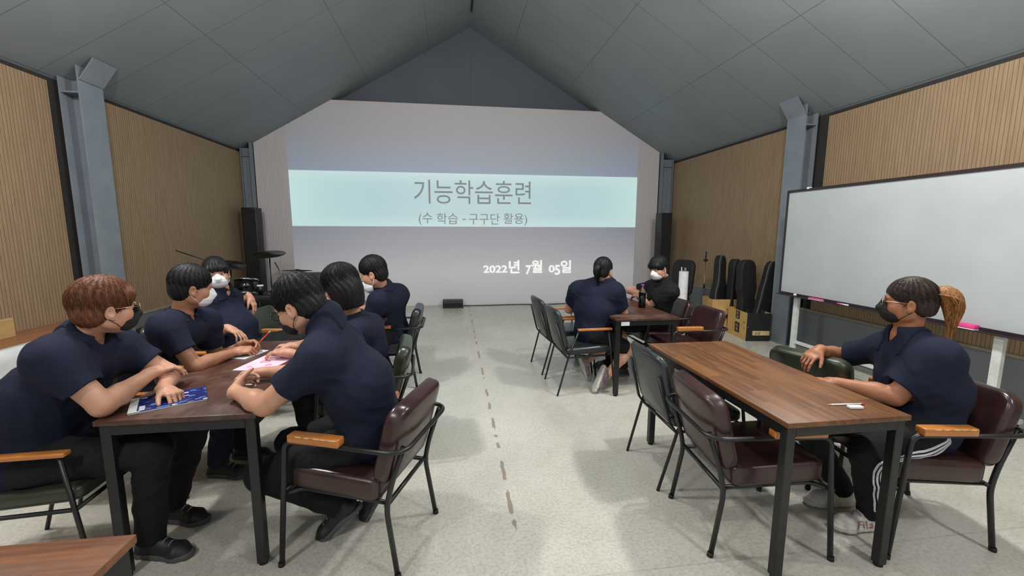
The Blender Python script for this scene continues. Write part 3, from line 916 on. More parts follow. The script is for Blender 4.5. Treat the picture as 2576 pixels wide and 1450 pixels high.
# ------------------------------------------------------------------ stands, speakers and band gear
def mic_stand(x, y, h, label, boom=False, metal='brass'):
    root = thing('microphone_stand', label, 'microphone stand', (x, y, 0))
    MB().tube([(0, 0, 0.03), (0, 0, h)], 0.009, 10).build('pole', M[metal], root)
    MB().tube([(0, 0, h * 0.55), (0, 0, h * 0.62)], 0.016, 10).build('clutch', M['black_plastic'], root)
    for k in range(3):
        a = 2 * PI * k / 3 + 0.4
        MB().tube([(0, 0, 0.16), (0.24 * math.cos(a), 0.24 * math.sin(a), 0.012)], 0.008, 8).build('leg', M['black_metal'], root)
    if boom:
        MB().tube([(0.05, 0.05, h - 0.04), (-0.38, -0.10, h + 0.16)], 0.007, 8).build('boom', M['black_metal'], root)
    else:
        MB().lathe([(0.012, 0), (0.038, 0.01), (0.038, 0.03), (0.012, 0.045)], 14, (0, 0, h)).build('holder', M['black_plastic'], root)
        MB().tube([(0, 0, h + 0.04), (0, 0, h + 0.17)], [0.010, 0.014], 10).build('microphone', M['black_plastic'], root)
    return root
mic_stand(4.36, 6.80, 1.04, 'upright microphone stand with a black microphone against the right timber wall')
def column_speaker(x, y, h, label, w=0.24):
    root = thing('column_speaker', label, 'speaker', (x, y, 0))
    MB().bbox((-w / 2, -w / 2, 0.0), (w / 2, w / 2, h), 0.012, 2).build('cabinet', M['black_plastic'], root)
    mb = MB().bbox((-w / 2 + 0.015, -w / 2 - 0.008, 0.05), (w / 2 - 0.015, -w / 2 + 0.002, h - 0.03), 0.006, 1)
    mb.build('grille', M['case_cloth'], root)
    return root
column_speaker(-3.64, 8.40, 1.96, 'tall black speaker column in the back left corner', 0.25)
column_speaker(4.30, 8.25, 1.93, 'tall black speaker column in the back right corner', 0.24)
mo = thing('floor_monitor', 'small dark grey wedge box on the floor against the back wall', 'speaker', (-0.02, 8.60, 0))
MB().prism([(-0.13, 0), (0.10, 0), (0.10, 0.155), (-0.06, 0.155), (-0.13, 0.11)], -0.205, 0.205, 0, Matrix.Identity(4)).build('cabinet', plain('dark_grey_box', (52, 60, 68), 0.5), mo)
MB().box((-0.19, -0.138, 0.02), (0.19, -0.130, 0.105)).build('grille', M['case_cloth'], mo)
tag(MB().tube(fillet([(0.10, 8.70, 0.008), (0.6, 8.68, 0.008), (1.2, 8.74, 0.008), (1.9, 8.66, 0.008), (2.6, 8.74, 0.008)], 0.3, 8), 0.008, 6).build('power_cable', M['rubber']), 'dark cable lying along the foot of the back wall', 'cable')
oc = thing('office_chair', 'black office chair with a high back behind the black-shirted person', 'chair', (3.52, 6.35, 0), R(200))
s_ = MB(); pad(s_, 0.46, 0.46, 0.09, 0.10, 0.01, Matrix.Translation((0.02, 0, 0.47))); s_.build('seat', M['case_cloth'], oc)
s_ = MB(); pad(s_, 0.42, 0.60, 0.07, 0.12, 0.01, Matrix(((0, -0.12, 1, -0.24), (1, 0, 0, 0), (0, 0.99, 0.12, 0.80), (0, 0, 0, 1))), 0.02); s_.build('backrest', M['case_cloth'], oc)
MB().tube([(0, 0, 0.09), (0, 0, 0.43)], 0.025, 12).build('gas_post', M['black_metal'], oc)
for k in range(5):
    a = 2 * PI * k / 5
    o = MB().tube([(0, 0, 0.10), (0.27 * math.cos(a), 0.27 * math.sin(a), 0.07)], 0.018, 8).build('base_spoke', M['black_plastic'], oc)
    MB().ball((0.27 * math.cos(a), 0.27 * math.sin(a), 0.03), 0.03, 12, 8).build('caster', M['black_plastic'], o)
for sg in (-1, 1):
    MB().tube(fillet([(0.0, sg * 0.22, 0.46), (0.0, sg * 0.27, 0.62), (0.18, sg * 0.27, 0.66), (-0.05, sg * 0.27, 0.67)], 0.04, 4), 0.016, 8).build('armrest', M['black_plastic'], oc)
rl = thing('paper_roll', 'white rolled banner standing behind the brown armchairs', 'roll', (3.47, 5.95, 0))
MB().lathe([(0.06, 0.0), (0.068, 0.002), (0.068, 0.955), (0.060, 0.957), (0.030, 0.955)], 20).build('roll_sheet', plain('white_banner', (222, 222, 224), 0.6), rl)
MB().tube([(0.02, 0, 0.9), (0.02, 0, 1.01)], 0.016, 10).build('core', M['grey_piping'], rl)
MB().tube([(-0.03, 0.01, 0.9), (-0.035, 0.01, 1.02)], 0.008, 8).build('stick', M['white_plastic'], rl)

# drum kit and clutter in the back left corner
def cymbal(x, y, z, r, tilt, label, tz=0.0):
    root = thing('cymbal_stand', label, 'cymbal stand', (x, y, 0))
    MB().tube([(0, 0, 0.25), (0, 0, z)], 0.011, 8).build('pole', M['black_metal'], root)
    T = Matrix.Translation((0, 0, z)) @ Matrix.Rotation(tz, 4, 'Z') @ Matrix.Rotation(tilt, 4, 'X')
    MB().lathe([(0.005, 0.022), (0.03, 0.020), (0.045, 0.008), (r, -0.004), (r, -0.006), (0.045, 0.004), (0.005, 0.012)], 28, M=T).build('cymbal', plain('dark_bronze', (52, 50, 46), 0.35, 0.7), root)
    for k in range(3):
        a = 2 * PI * k / 3
        MB().tube([(0, 0, 0.35), (0.26 * math.cos(a), 0.26 * math.sin(a), 0.01)], 0.009, 8).build('leg', M['black_metal'], root)
def drum(x, y, z, r, h, label, T=None, name='drum', legs=True):
    root = thing(name, label, 'drum', (x, y, 0))
    T = T or Matrix.Identity(4)
    A = Matrix.Translation((0, 0, z)) @ T
    MB().lathe([(r * 0.97, -h / 2), (r, -h / 2), (r, h / 2), (r * 0.97, h / 2)], 28, M=A).build('shell', M['black_gloss'], root)
    MB().lathe([(r * 0.93, h / 2 - 0.002), (r * 0.93, h / 2 + 0.003)], 28, M=A).build('drum_head', plain('grey_drum_head', (70, 72, 74), 0.5), root)
    for sg in (-1, 1):
        MB().lathe([(r, sg * h / 2 - 0.012), (r + 0.012, sg * h / 2 - 0.012), (r + 0.012, sg * h / 2 + 0.012), (r, sg * h / 2 + 0.012)], 28, M=A).build('hoop', M['chrome'] if legs else M['black_plastic'], root)
    if legs:
        for k in range(3):
            a = 2 * PI * k / 3 + 0.3
            MB().tube([(r * math.cos(a), r * math.sin(a), z), (r * 1.15 * math.cos(a), r * 1.15 * math.sin(a), 0.01)], 0.008, 6).build('leg', M['black_metal'], root)
    return root
cymbal(-3.05, 7.55, 1.16, 0.25, R(12), 'dark cymbal on a stand in front of the left speaker column')
cymbal(-2.55, 7.35, 0.90, 0.23, R(-8), 'low dark cymbal right of the drums')
cymbal(-3.45, 7.10, 1.02, 0.22, R(16), 'dark cymbal on a stand left of the bass drum', 0.8)
drum(-2.85, 6.95, 0.30, 0.29, 0.40, 'black bass drum on its side in the back left corner', Matrix.Rotation(PI / 2, 4, 'X'), 'bass_drum', False)
drum(-3.40, 6.60, 0.36, 0.20, 0.36, 'black floor drum left of the bass drum')
drum(-3.0, 6.55, 0.74, 0.15, 0.20, 'small black tom drum above the bass drum', Matrix.Rotation(R(-14), 4, 'X'))
drum(-2.45, 6.55, 0.60, 0.17, 0.14, 'flat snare drum right of the bass drum')
mic_stand(-3.32, 6.35, 1.12, 'black boom stand rising above the masked person on the left', True, 'black_metal')
tripod = thing('folding_stand', 'light folding stand arms sticking up before the white wall, left', 'stand', (-2.98, 7.9, 0))
MB().tube([(0.10, 0, 0.02), (-0.03, 0, 0.78), (-0.13, 0, 1.00)], 0.012, 8).build('arm', M['brass'], tripod)
MB().tube([(0.10, 0.02, 0.75), (-0.06, 0.02, 0.80)], 0.010, 8).build('cross_arm', M['brass'], tripod)
for k in range(3):
    a = 2 * PI * k / 3
    MB().tube([(0.09, 0, 0.25), (0.09 + 0.22 * math.cos(a), 0.22 * math.sin(a), 0.01)], 0.009, 6).build('leg', M['black_metal'], tripod)
kb = thing('keyboard', 'black electronic keyboard on a cross stand behind the group on the left', 'keyboard', (-2.55, 5.75, 0))
MB().bbox((-0.55, -0.16, 0.66), (0.55, 0.16, 0.74), 0.01, 2).build('case', M['black_plastic'], kb)
MB().box((-0.50, -0.15, 0.7405), (0.50, 0.0, 0.747)).build('keys', M['black_gloss'], kb)
for sg in (-1, 1):
    MB().tube([(-0.35 * sg, sg * 0.02, 0.02), (0.35 * sg, sg * 0.02, 0.66)], 0.014, 4).build('cross_leg', M['black_metal'], kb)
    MB().tube([(-0.35 * sg, -0.2, 0.02), (-0.35 * sg, 0.2, 0.02)], 0.014, 4).build('foot', M['black_metal'], kb)
cb = thing('paper_cup', 'paper cup with a white lid on the keyboard behind the left group', 'cup', (-2.46, 5.75, 0.747))
MB().lathe([(0.026, 0.0), (0.036, 0.095), (0.034, 0.095)], 18).build('cup_body', M['black_plastic'], cb)
MB().lathe([(0.0, 0.093), (0.039, 0.093), (0.039, 0.105), (0.034, 0.112), (0.0, 0.112)], 18).build('lid', M['white_plastic'], cb)
slim = armchair('black', 'dark armchair with one orange arm in the clutter of the back left', (-2.35, 5.05), 75)
gb = thing('gear_case', 'black equipment case on the floor in the back left corner', 'case', (-3.35, 5.6, 0), 0.2)
MB().bbox((-0.35, -0.25, 0.0), (0.35, 0.25, 0.42), 0.02, 2).build('case_body', M['case_cloth'], gb)
MB().tube(fillet([(-0.08, -0.255, 0.30), (-0.08, -0.285, 0.33), (0.08, -0.285, 0.33), (0.08, -0.255, 0.30)], 0.01, 2), 0.008, 6).build('handle', M['black_plastic'], gb)
ps = thing('grey_bag', 'small grey carrier bag hanging off the keyboard on the left', 'bag', (-2.78, 5.57, 0.45))
mbg = MB(); mbg.bbox((-0.10, -0.015, 0.0), (0.10, 0.015, 0.21), 0.012, 2); mbg.build('bag_body', plain('grey_plastic_bag', (128, 134, 138), 0.5), ps)
MB().tube(fillet([(-0.05, 0, 0.205), (-0.04, 0.0, 0.30), (0.04, 0.0, 0.30), (0.05, 0, 0.205)], 0.03, 3), 0.004, 6).build('handle', M['grey_piping'], ps)

am = thing('amplifier', 'large black amplifier among the drums in the back left corner', 'amplifier', (-2.42, 7.95, 0), R(8))
MB().bbox((-0.34, -0.18, 0.03), (0.34, 0.18, 0.80), 0.015, 2).build('cabinet', M['black_plastic'], am)
MB().box((-0.30, -0.186, 0.08), (0.30, -0.181, 0.62)).build('grille', M['case_cloth'], am)
for k in range(5):
    MB().lathe([(0.0, 0.0), (0.014, 0.0), (0.012, 0.016), (0.0, 0.016)], 12, M=Matrix.Translation((-0.2 + 0.1 * k, -0.181, 0.71)) @ Matrix.Rotation(PI / 2, 4, 'X')).build('knob', M['grey_piping'], am)
for sx in (-0.28, 0.28):
    MB().box((sx - 0.03, -0.15, 0.0), (sx + 0.03, 0.15, 0.03)).build('foot', M['rubber'], am)
# low storage bench at the left wall
bn = thing('storage_bench', 'low wooden storage bench with a pale sheet over its front, left wall', 'bench', (-3.59, 3.85, 0))
MB().box((-0.285, -1.35, 0.615), (0.29, 1.0, 0.645)).build('bench_top', wood_mat('reddish_brown_board', (120, 78, 52), (146, 98, 68), 'Y', 0, 0.5), bn)
MB().box((-0.285, -1.33, 0.0), (0.27, 0.98, 0.615)).build('bench_box', M['wainscot'], bn)
# draped sheet: rippled
vs = []; fs = []
ny, nz = 60, 14
for i in range(ny + 1):
    for k in range(nz + 1):
        y = -1.2 + 2.05 * i / ny; t = k / nz
        xx = 0.295 + 0.012 * math.sin(y * 9 + 2 * math.sin(y * 3)) * t + 0.02 * t
        zz = 0.652 - 0.42 * t + 0.012 * math.sin(y * 5)
        if k == 0: xx = 0.20; zz = 0.652
        elif k == 1: xx = 0.300; zz = 0.653
        else: xx += 0.012
        vs.append((xx, y, zz))
for i in range(ny):
    for k in range(nz):
        a = i * (nz + 1) + k
        fs.append((a, a + nz + 1, a + nz + 2, a + 1))
dr = MB().add(vs, fs, True)
dro = thing('draped_sheet', 'pale grey sheet hanging over the front of the left wall bench', 'sheet', (-3.59, 3.85, 0))
o = dr.build('sheet_cloth', mottled('pale_grey_sheet', (190, 192, 192), (206, 208, 208), 0.7, 5, 0.002, 12), dro)
sm = o.modifiers.new('thickness', 'SOLIDIFY'); sm.thickness = 0.004; sm.offset = -1
wk = thing('wooden_block', 'pale wooden board end standing on the bench at the left edge', 'board', (-3.72, 3.80, 0.645), R(4))
MB().bbox((-0.02, -0.55, 0.0), (0.02, 0.27, 0.16), 0.003, 1).build('board_body', wood_mat('pale_pine', (176, 142, 92), (196, 162, 110), 'Y', 0, 0.6), wk)
ph = thing('tablet_stand', 'phone in a dark case leaning behind the face of the reddish-haired person', 'phone', (-3.45, 4.6, 0.645))
MB().bbox((-0.05, -0.012, 0.0), (0.05, 0.012, 0.19), 0.006, 2).build('phone_case', M['black_plastic'], ph)
MB().box((-0.04, -0.0135, 0.02), (0.04, -0.0125, 0.16)).build('screen', plain('pale_screen', (190, 160, 140), 0.3), ph)

# ------------------------------------------------------------------ things on the tables
def booklet(x, y, deg, w, l, label, cover, z=T_H, name='booklet', nsheets=3, fig=None):
    root = thing(name, label, 'booklet', (x, y, z), R(deg))
    MB().box((-w / 2 + 0.002, -l / 2 + 0.002, 0.0008), (w / 2 - 0.002, l / 2 - 0.002, 0.0068)).build('pages', plain('page_edges', (226, 226, 224), 0.7), root)
    MB().box((-w / 2, -l / 2, 0.0068), (w / 2, l / 2, 0.0078)).build('cover', cover, root)
    return root
def cover_mat():
    m, nt, b = new_mat('blue_printed_cover')
    tc = N(nt, 'ShaderNodeTexCoord')
    v = N(nt, 'ShaderNodeTexVoronoi', distance='CHEBYCHEV'); v.inputs['Scale'].default_value = 62
    mp = N(nt, 'ShaderNodeMapping'); mp.inputs['Scale'].default_value = (1, 0.6, 0.01)
    nt.links.new(tc.outputs['Object'], mp.inputs[0]); nt.links.new(mp.outputs[0], v.inputs['Vector'])
    s1 = N(nt, 'ShaderNodeSeparateColor'); nt.links.new(v.outputs['Color'], s1.inputs[0])
    r = ramp(nt, s1.outputs[0], [(0.0, lin((24, 34, 92))), (0.45, lin((34, 62, 140))), (0.66, lin((74, 124, 184))), (0.78, lin((200, 210, 224))), (0.88, lin((120, 110, 140)))])
    r.color_ramp.interpolation = 'CONSTANT'
    e = math_n(nt, 'LESS_THAN', v.outputs['Distance'], 0.46)
    nt.links.new(mix_col(nt, e, lin((26, 38, 98)), r.outputs[0]), b.inputs['Base Color'])
    b.inputs['Roughness'].default_value = 0.3
    return m
bk = booklet(-1.338, 2.105, -60, 0.205, 0.285, 'blue patterned booklet under the hand of the reddish-haired person', cover_mat())
MB().box((-0.102, -0.142, 0.0079), (0.102, -0.112, 0.0083)).build('white_strip', M['white_plastic'], bk)
MB().box((0.03, -0.105, 0.0079), (0.09, -0.085, 0.0083)).build('cover_label', M['white_plastic'], bk)
pk = thing('pink_sheet', 'pink printed sheet lying in front of the man leaning over the near left table', 'paper', (-1.135, 2.655, T_H), R(-12))
MB().box((-0.105, -0.148, 0.0005), (0.105, 0.148, 0.0016)).build('sheet', mottled('pink_print', (232, 190, 216), (244, 212, 230), 0.5, 12), pk)
for (xx, yy, r) in ((-0.02, 0.02, 0.03), (0.04, -0.04, 0.02), (-0.05, -0.08, 0.015)):
    MB().lathe([(0, 0.0017), (r, 0.0017), (r, 0.002), (0, 0.002)], 16, (xx, yy, 0)).build('print_mark', plain('rose_print', (226, 160, 176), 0.5), pk)
wb1 = thing('white_booklet', 'open white booklet under the hands of the second person on the left', 'booklet', (-1.40, 2.885, T_H), R(70))
MB().box((-0.10, -0.145, 0.0005), (0.10, 0.145, 0.005)).build('pages', plain('white_pages', (220, 222, 226), 0.5), wb1)
mbk = MB()
for k in range(9): mbk.box((-0.09, -0.12 + k * 0.026, 0.0051), (0.03 + 0.05 * ((k * 7) % 3) / 3, -0.112 + k * 0.026, 0.0054))
mbk.build('print_lines', plain('grey_print', (80, 84, 110), 0.5), wb1)
er = thing('eraser', 'small white oval eraser on the near left table', 'eraser', (-1.054, 2.262, T_H))
MB().ball((0, 0, 0.008), 0.02, 16, 10, (1.1, 0.7, 0.4)).build('eraser_body', M['white_plastic'], er)
pn = thing('pen', 'red pen between the hands at the far end of the left table', 'pen', (-1.295, 2.99, T_H + 0.055), R(55))
MB().tube([(-0.05, 0, -0.03), (0.05, 0, 0.045)], 0.0045, 8).build('barrel', plain('red_plastic', (210, 50, 44), 0.3), pn)
MB().tube([(0.05, 0, 0.045), (0.066, 0, 0.057)], [0.0042, 0.001], 8).build('tip', M['white_plastic'], pn)
pc = thing('pencil', 'white pencil with a red end lying on the light brown table', 'pencil', (1.800, 1.625, T_H), R(-4))
MB().tube([(-0.075, 0.012, 0.0042), (0.075, 0.012, 0.0042)], 0.004, 6).build('barrel', M['white_plastic'], pc)
MB().tube([(-0.09, 0.012, 0.0042), (-0.075, 0.012, 0.0042)], [0.001, 0.004], 6).build('tip', M['kraft'], pc)
MB().tube([(0.075, 0.012, 0.0042), (0.088, 0.012, 0.0042)], 0.0042, 6).build('end_cap', plain('red_paint', (206, 50, 50), 0.4), pc)
er2 = thing('eraser', 'white rounded eraser next to the pencil on the light brown table', 'eraser', (1.808, 1.598, T_H), R(-8))
MB().bbox((-0.032, -0.013, 0.0), (0.032, 0.013, 0.014), 0.005, 3).build('eraser_body', M['white_plastic'], er2)
# drink bottle
bo = thing('drink_bottle', 'dark drink bottle with a purple cap on the far right table', 'bottle', (1.975, 4.17, T_H))
m, nt, b = new_mat('clear_bottle'); b.inputs['Transmission Weight'].default_value = 1.0; b.inputs['Roughness'].default_value = 0.05; b.inputs['IOR'].default_value = 1.2; b.inputs['Base Color'].default_value = (0.86, 0.9, 0.92, 1)
MB().lathe([(0.0, 0.0), (0.032, 0.0), (0.037, 0.006), (0.037, 0.04), (0.034, 0.05), (0.037, 0.06), (0.037, 0.155), (0.030, 0.185), (0.015, 0.205), (0.0135, 0.225), (0.0, 0.225)], 24).build('bottle_body', m, bo)
MB().lathe([(0.0, 0.003), (0.031, 0.003), (0.0355, 0.008), (0.0355, 0.158), (0.0, 0.158)], 24).build('drink', plain('dark_drink', (18, 12, 14), 0.2), bo)
MB().lathe([(0.0, 0.222), (0.017, 0.222), (0.017, 0.245), (0.015, 0.248), (0.0, 0.248)], 20).build('cap', plain('purple_cap', (120, 78, 150), 0.4), bo)
# ------------------------------------------------------------------ people: smooth-blended volumes turned into one skin
class Vol:
    def __init__(s, lo, hi, h):
        s.h = h
        s.lo = np.array(lo, np.float64)
        n = np.ceil((np.array(hi) - s.lo) / h).astype(int) + 1
        s.n = n
        s.d = np.full(tuple(n), 0.5, np.float32)
        s.ax = [(s.lo[i] + h * np.arange(n[i])).astype(np.float32) for i in range(3)]
    def sub(s, lo, hi):
        a = np.clip(np.floor((np.array(lo) - s.lo) / s.h).astype(int), 0, s.n - 1)
        b = np.clip(np.ceil((np.array(hi) - s.lo) / s.h).astype(int) + 1, 1, s.n)
        b = np.maximum(b, a + 1)
        sl = tuple(slice(a[i], b[i]) for i in range(3))
        X = s.ax[0][sl[0]][:, None, None]; Y = s.ax[1][sl[1]][None, :, None]; Z = s.ax[2][sl[2]][None, None, :]
        return sl, X, Y, Z
    def put(s, fn, lo, hi, k=0.0, mode='add'):
        mg = max(k, 0.0) + 2.5 * s.h
        sl, X, Y, Z = s.sub(np.array(lo) - mg, np.array(hi) + mg)
        d = fn(X, Y, Z).astype(np.float32)
        o = s.d[sl]
        if mode == 'sub':
            d = -d
            if k > 0:
                t = np.clip(0.5 - 0.5 * (d - o) / k, 0, 1)
                s.d[sl] = d * (1 - t) + o * t + k * t * (1 - t)
            else: s.d[sl] = np.maximum(o, d)
            return
        if k > 0:
            t = np.clip(0.5 + 0.5 * (o - d) / k, 0, 1)
            s.d[sl] = o * (1 - t) + d * t - k * t * (1 - t)
        else: s.d[sl] = np.minimum(o, d)
    def cone(s, a, b, ra, rb, k=0.02, side=None, sc=1.0, cut=None, mode='add'):
        a = np.array(a, float); b = np.array(b, float)
        f = cone_fn(a, b, ra, rb, side, sc)
        if cut is not None:
            c0, cn = np.array(cut[0], float), np.array(cut[1], float)
            g = f
            f = lambda X, Y, Z: np.maximum(g(X, Y, Z), (X - c0[0]) * cn[0] + (Y - c0[1]) * cn[1] + (Z - c0[2]) * cn[2])
        m = max(ra, rb) * max(sc, 1.0)
        s.put(f, np.minimum(a, b) - m, np.maximum(a, b) + m, k, mode)
    def ell(s, c, r, Rm=None, k=0.02, mode='add', cut=None):
        c = np.array(c, float); r = np.array(r, float)
        f = ell_fn(c, r, Rm)
        m = max(r)
        if cut is not None:
            g = f
            f = lambda X, Y, Z: np.maximum(g(X, Y, Z), cut(X, Y, Z))
        s.put(f, c - m, c + m, k, mode)
    def mesh(s):
        d = s.d
        neg = d < 0
        c = np.zeros(tuple(s.n - 1), np.uint8)
        offs = [(i, j, k) for i in (0, 1) for j in (0, 1) for k in (0, 1)]
        nx, ny, nz = s.n
        for (i, j, k) in offs:
            c += neg[i:nx - 1 + i, j:ny - 1 + j, k:nz - 1 + k]
        idx = np.argwhere((c > 0) & (c < 8))
        if len(idx) == 0: return np.zeros((0, 3)), np.zeros((0, 4), int)
        vals = np.stack([d[idx[:, 0] + o[0], idx[:, 1] + o[1], idx[:, 2] + o[2]] for o in offs], 1)
        pos = np.zeros((len(idx), 3)); cnt = np.zeros(len(idx))
        O = np.array(offs)
        for a in range(8):
            for b in range(a + 1, 8):
                if np.abs(O[a] - O[b]).sum() != 1: continue
                va, vb = vals[:, a], vals[:, b]
                cr = (va < 0) != (vb < 0)
                t = np.where(cr, va / np.where(cr, va - vb, 1), 0)
                p = O[a][None] + (O[b] - O[a])[None] * t[:, None]
                pos += p * cr[:, None]; cnt += cr
        verts = (idx + pos / cnt[:, None]) * s.h + s.lo
        vid = np.full(tuple(s.n - 1), -1, np.int32)
        vid[idx[:, 0], idx[:, 1], idx[:, 2]] = np.arange(len(idx))
        quads = []
        for ax in range(3):
            o1, o2 = [(1, 2), (2, 0), (0, 1)][ax]
            sl_a = [slice(None)] * 3; sl_b = [slice(None)] * 3
            sl_a[ax] = slice(0, -1); sl_b[ax] = slice(1, None)
            na, nb = neg[tuple(sl_a)], neg[tuple(sl_b)]
            e = np.argwhere(na != nb)
            e = e[(e[:, o1] > 0) & (e[:, o2] > 0) & (e[:, o1] < s.n[o1] - 1) & (e[:, o2] < s.n[o2] - 1)]
            flip = na[e[:, 0], e[:, 1], e[:, 2]]
            def g(da, db):
                q = e.copy(); q[:, o1] -= da; q[:, o2] -= db
                return vid[q[:, 0], q[:, 1], q[:, 2]]
            q = np.stack([g(1, 1), g(0, 1), g(0, 0), g(1, 0)], 1)
            q[~flip] = q[~flip][:, ::-1]
            quads.append(q)
        quads = np.concatenate(quads)
        quads = quads[(quads >= 0).all(1)]
        return verts, quads

def cone_fn(a, b, ra, rb, side=None, sc=1.0):
    ab = b - a; L = float((ab * ab).sum()) + 1e-9
    if side is not None:
        side = np.array(side, float); side = side - ab * (side @ ab) / L; side = side / np.linalg.norm(side)
    def f(X, Y, Z):
        x, y, z = X - a[0], Y - a[1], Z - a[2]
        t = np.clip((x * ab[0] + y * ab[1] + z * ab[2]) / L, 0, 1)
        qx, qy, qz = x - ab[0] * t, y - ab[1] * t, z - ab[2] * t
        q2 = qx * qx + qy * qy + qz * qz
        if side is not None and sc != 1.0:
            c = qx * side[0] + qy * side[1] + qz * side[2]
            q2 = q2 - c * c * (1 - 1 / (sc * sc))
        return np.sqrt(np.maximum(q2, 0)) - (ra + (rb - ra) * t)
    return f
def ell_fn(c, r, Rm=None):
    def f(X, Y, Z):
        x, y, z = X - c[0], Y - c[1], Z - c[2]
        if Rm is not None:
            u = x * Rm[0][0] + y * Rm[0][1] + z * Rm[0][2]
            v = x * Rm[1][0] + y * Rm[1][1] + z * Rm[1][2]
            w_ = x * Rm[2][0] + y * Rm[2][1] + z * Rm[2][2]
        else: u, v, w_ = x, y, z
        k0 = np.sqrt((u / r[0]) ** 2 + (v / r[1]) ** 2 + (w_ / r[2]) ** 2)
        k1 = np.sqrt((u / r[0] ** 2) ** 2 + (v / r[1] ** 2) ** 2 + (w_ / r[2] ** 2) ** 2) + 1e-9
        return k0 * (k0 - 1) / k1
    return f

def np_mesh(name, verts, quads, mat, parent, origin, tris=None):
    me = bpy.data.meshes.new(name)
    v = np.asarray(verts, np.float32) - np.array(origin, np.float32)
    me.vertices.add(len(v)); me.vertices.foreach_set('co', v.ravel())
    q = np.asarray(quads, np.int32)
    me.loops.add(q.size); me.loops.foreach_set('vertex_index', q.ravel())
    me.polygons.add(len(q))
    me.polygons.foreach_set('loop_start', np.arange(0, q.size, q.shape[1], dtype=np.int32))
    me.polygons.foreach_set('loop_total', np.full(len(q), q.shape[1], np.int32))
    me.polygons.foreach_set('use_smooth', np.ones(len(q), bool))
    me.update(calc_edges=True)
    me.materials.append(mat)
    o = bpy.data.objects.new(name, me)
    return link(o, parent)

def unit(v):
    v = np.array(v, float)
    return v / (np.linalg.norm(v) + 1e-12)
def A_(v): return np.array(v, float)
def rotv(v, axis, ang):
    v = A_(v); axis = unit(axis)
    return v * math.cos(ang) + np.cross(axis, v) * math.sin(ang) + axis * (axis @ v) * (1 - math.cos(ang))

# cloth, skin and hair
def cloth_mat(name, c, c2, rough=0.85, fine=900.0, fold=6.0, foldd=0.012, sheen=0.25):
    m, nt, b = new_mat(name)
    tc = N(nt, 'ShaderNodeTexCoord')
    n1 = N(nt, 'ShaderNodeTexNoise'); n1.inputs['Scale'].default_value = fold; n1.inputs['Detail'].default_value = 3; n1.inputs['Distortion'].default_value = 1.6
    n2 = N(nt, 'ShaderNodeTexNoise'); n2.inputs['Scale'].default_value = fine * 0.3; n2.inputs['Detail'].default_value = 1
    nt.links.new(tc.outputs['Object'], n1.inputs['Vector']); nt.links.new(tc.outputs['Object'], n2.inputs['Vector'])
    r = ramp(nt, n2.outputs['Fac'], [(0.3, lin(c)), (0.7, lin(c2))])
    nt.links.new(r.outputs[0], b.inputs['Base Color'])
    b.inputs['Roughness'].default_value = rough
    b.inputs['Sheen Weight'].default_value = sheen
    b.inputs['Sheen Tint'].default_value = lin(c2)
    b.inputs['Specular IOR Level'].default_value = 0.25
    bump(nt, b, n1.outputs['Fac'], foldd, 0.55)
    return m
def skin_mat(name, c, c2):
    m, nt, b = new_mat(name)
    tc = N(nt, 'ShaderNodeTexCoord')
    n1 = N(nt, 'ShaderNodeTexNoise'); n1.inputs['Scale'].default_value = 9; n1.inputs['Detail'].default_value = 4
    nt.links.new(tc.outputs['Object'], n1.inputs['Vector'])
    r = ramp(nt, n1.outputs['Fac'], [(0.3, lin(c)), (0.7, lin(c2))])
    nt.links.new(r.outputs[0], b.inputs['Base Color'])
    b.inputs['Roughness'].default_value = 0.48
    b.inputs['Specular IOR Level'].default_value = 0.4
    b.inputs['Subsurface Weight'].default_value = 0.12
    b.inputs['Subsurface Radius'].default_value = (0.01, 0.004, 0.002)
    b.inputs['Subsurface Scale'].default_value = 0.6
    n2 = N(nt, 'ShaderNodeTexNoise'); n2.inputs['Scale'].default_value = 120; n2.inputs['Detail'].default_value = 2
    nt.links.new(tc.outputs['Object'], n2.inputs['Vector'])
    bump(nt, b, n2.outputs['Fac'], 0.0006, 0.4)
    return m
def hair_mat(name, c, c2, rough=0.5):
    m, nt, b = new_mat(name)
    tc = N(nt, 'ShaderNodeTexCoord')
    mp = N(nt, 'ShaderNodeMapping'); mp.inputs['Scale'].default_value = (160, 160, 22)
    nt.links.new(tc.outputs['Object'], mp.inputs[0])
    n1 = N(nt, 'ShaderNodeTexNoise'); n1.inputs['Scale'].default_value = 1.2; n1.inputs['Detail'].default_value = 3
    nt.links.new(mp.outputs[0], n1.inputs['Vector'])
    r = ramp(nt, n1.outputs['Fac'], [(0.3, lin(c)), (0.72, lin(c2))])
    nt.links.new(r.outputs[0], b.inputs['Base Color'])
    b.inputs['Roughness'].default_value = rough
    b.inputs['Specular IOR Level'].default_value = 0.28
    bump(nt, b, n1.outputs['Fac'], 0.003, 0.5)
    return m
M['navy'] = cloth_mat('navy_polo_cloth', (18, 22, 40), (24, 29, 50), 0.85, 900, 6, 0.012, 0.12)
M['black_shirt'] = cloth_mat('black_shirt_cloth', (18, 19, 22), (25, 26, 30))
M['black_trousers'] = cloth_mat('black_trouser_cloth', (15, 16, 19), (22, 23, 27), 0.8, 900, 5, 0.02)
M['dark_jeans'] = cloth_mat('dark_jeans_cloth', (19, 24, 36), (27, 33, 46), 0.85)
M['white_stripe'] = plain('white_stripe', (214, 216, 220), 0.7)
M['skin_light'] = skin_mat('skin_light', (184, 134, 110), (198, 150, 125))
M['skin_tan'] = skin_mat('skin_tan', (164, 114, 88), (178, 128, 100))
M['skin_deep'] = skin_mat('skin_deep', (150, 98, 70), (166, 112, 82))
M['hair_black'] = hair_mat('black_hair', (12, 13, 15), (24, 25, 29))
M['hair_brown'] = hair_mat('reddish_brown_hair', (66, 38, 26), (124, 76, 50))
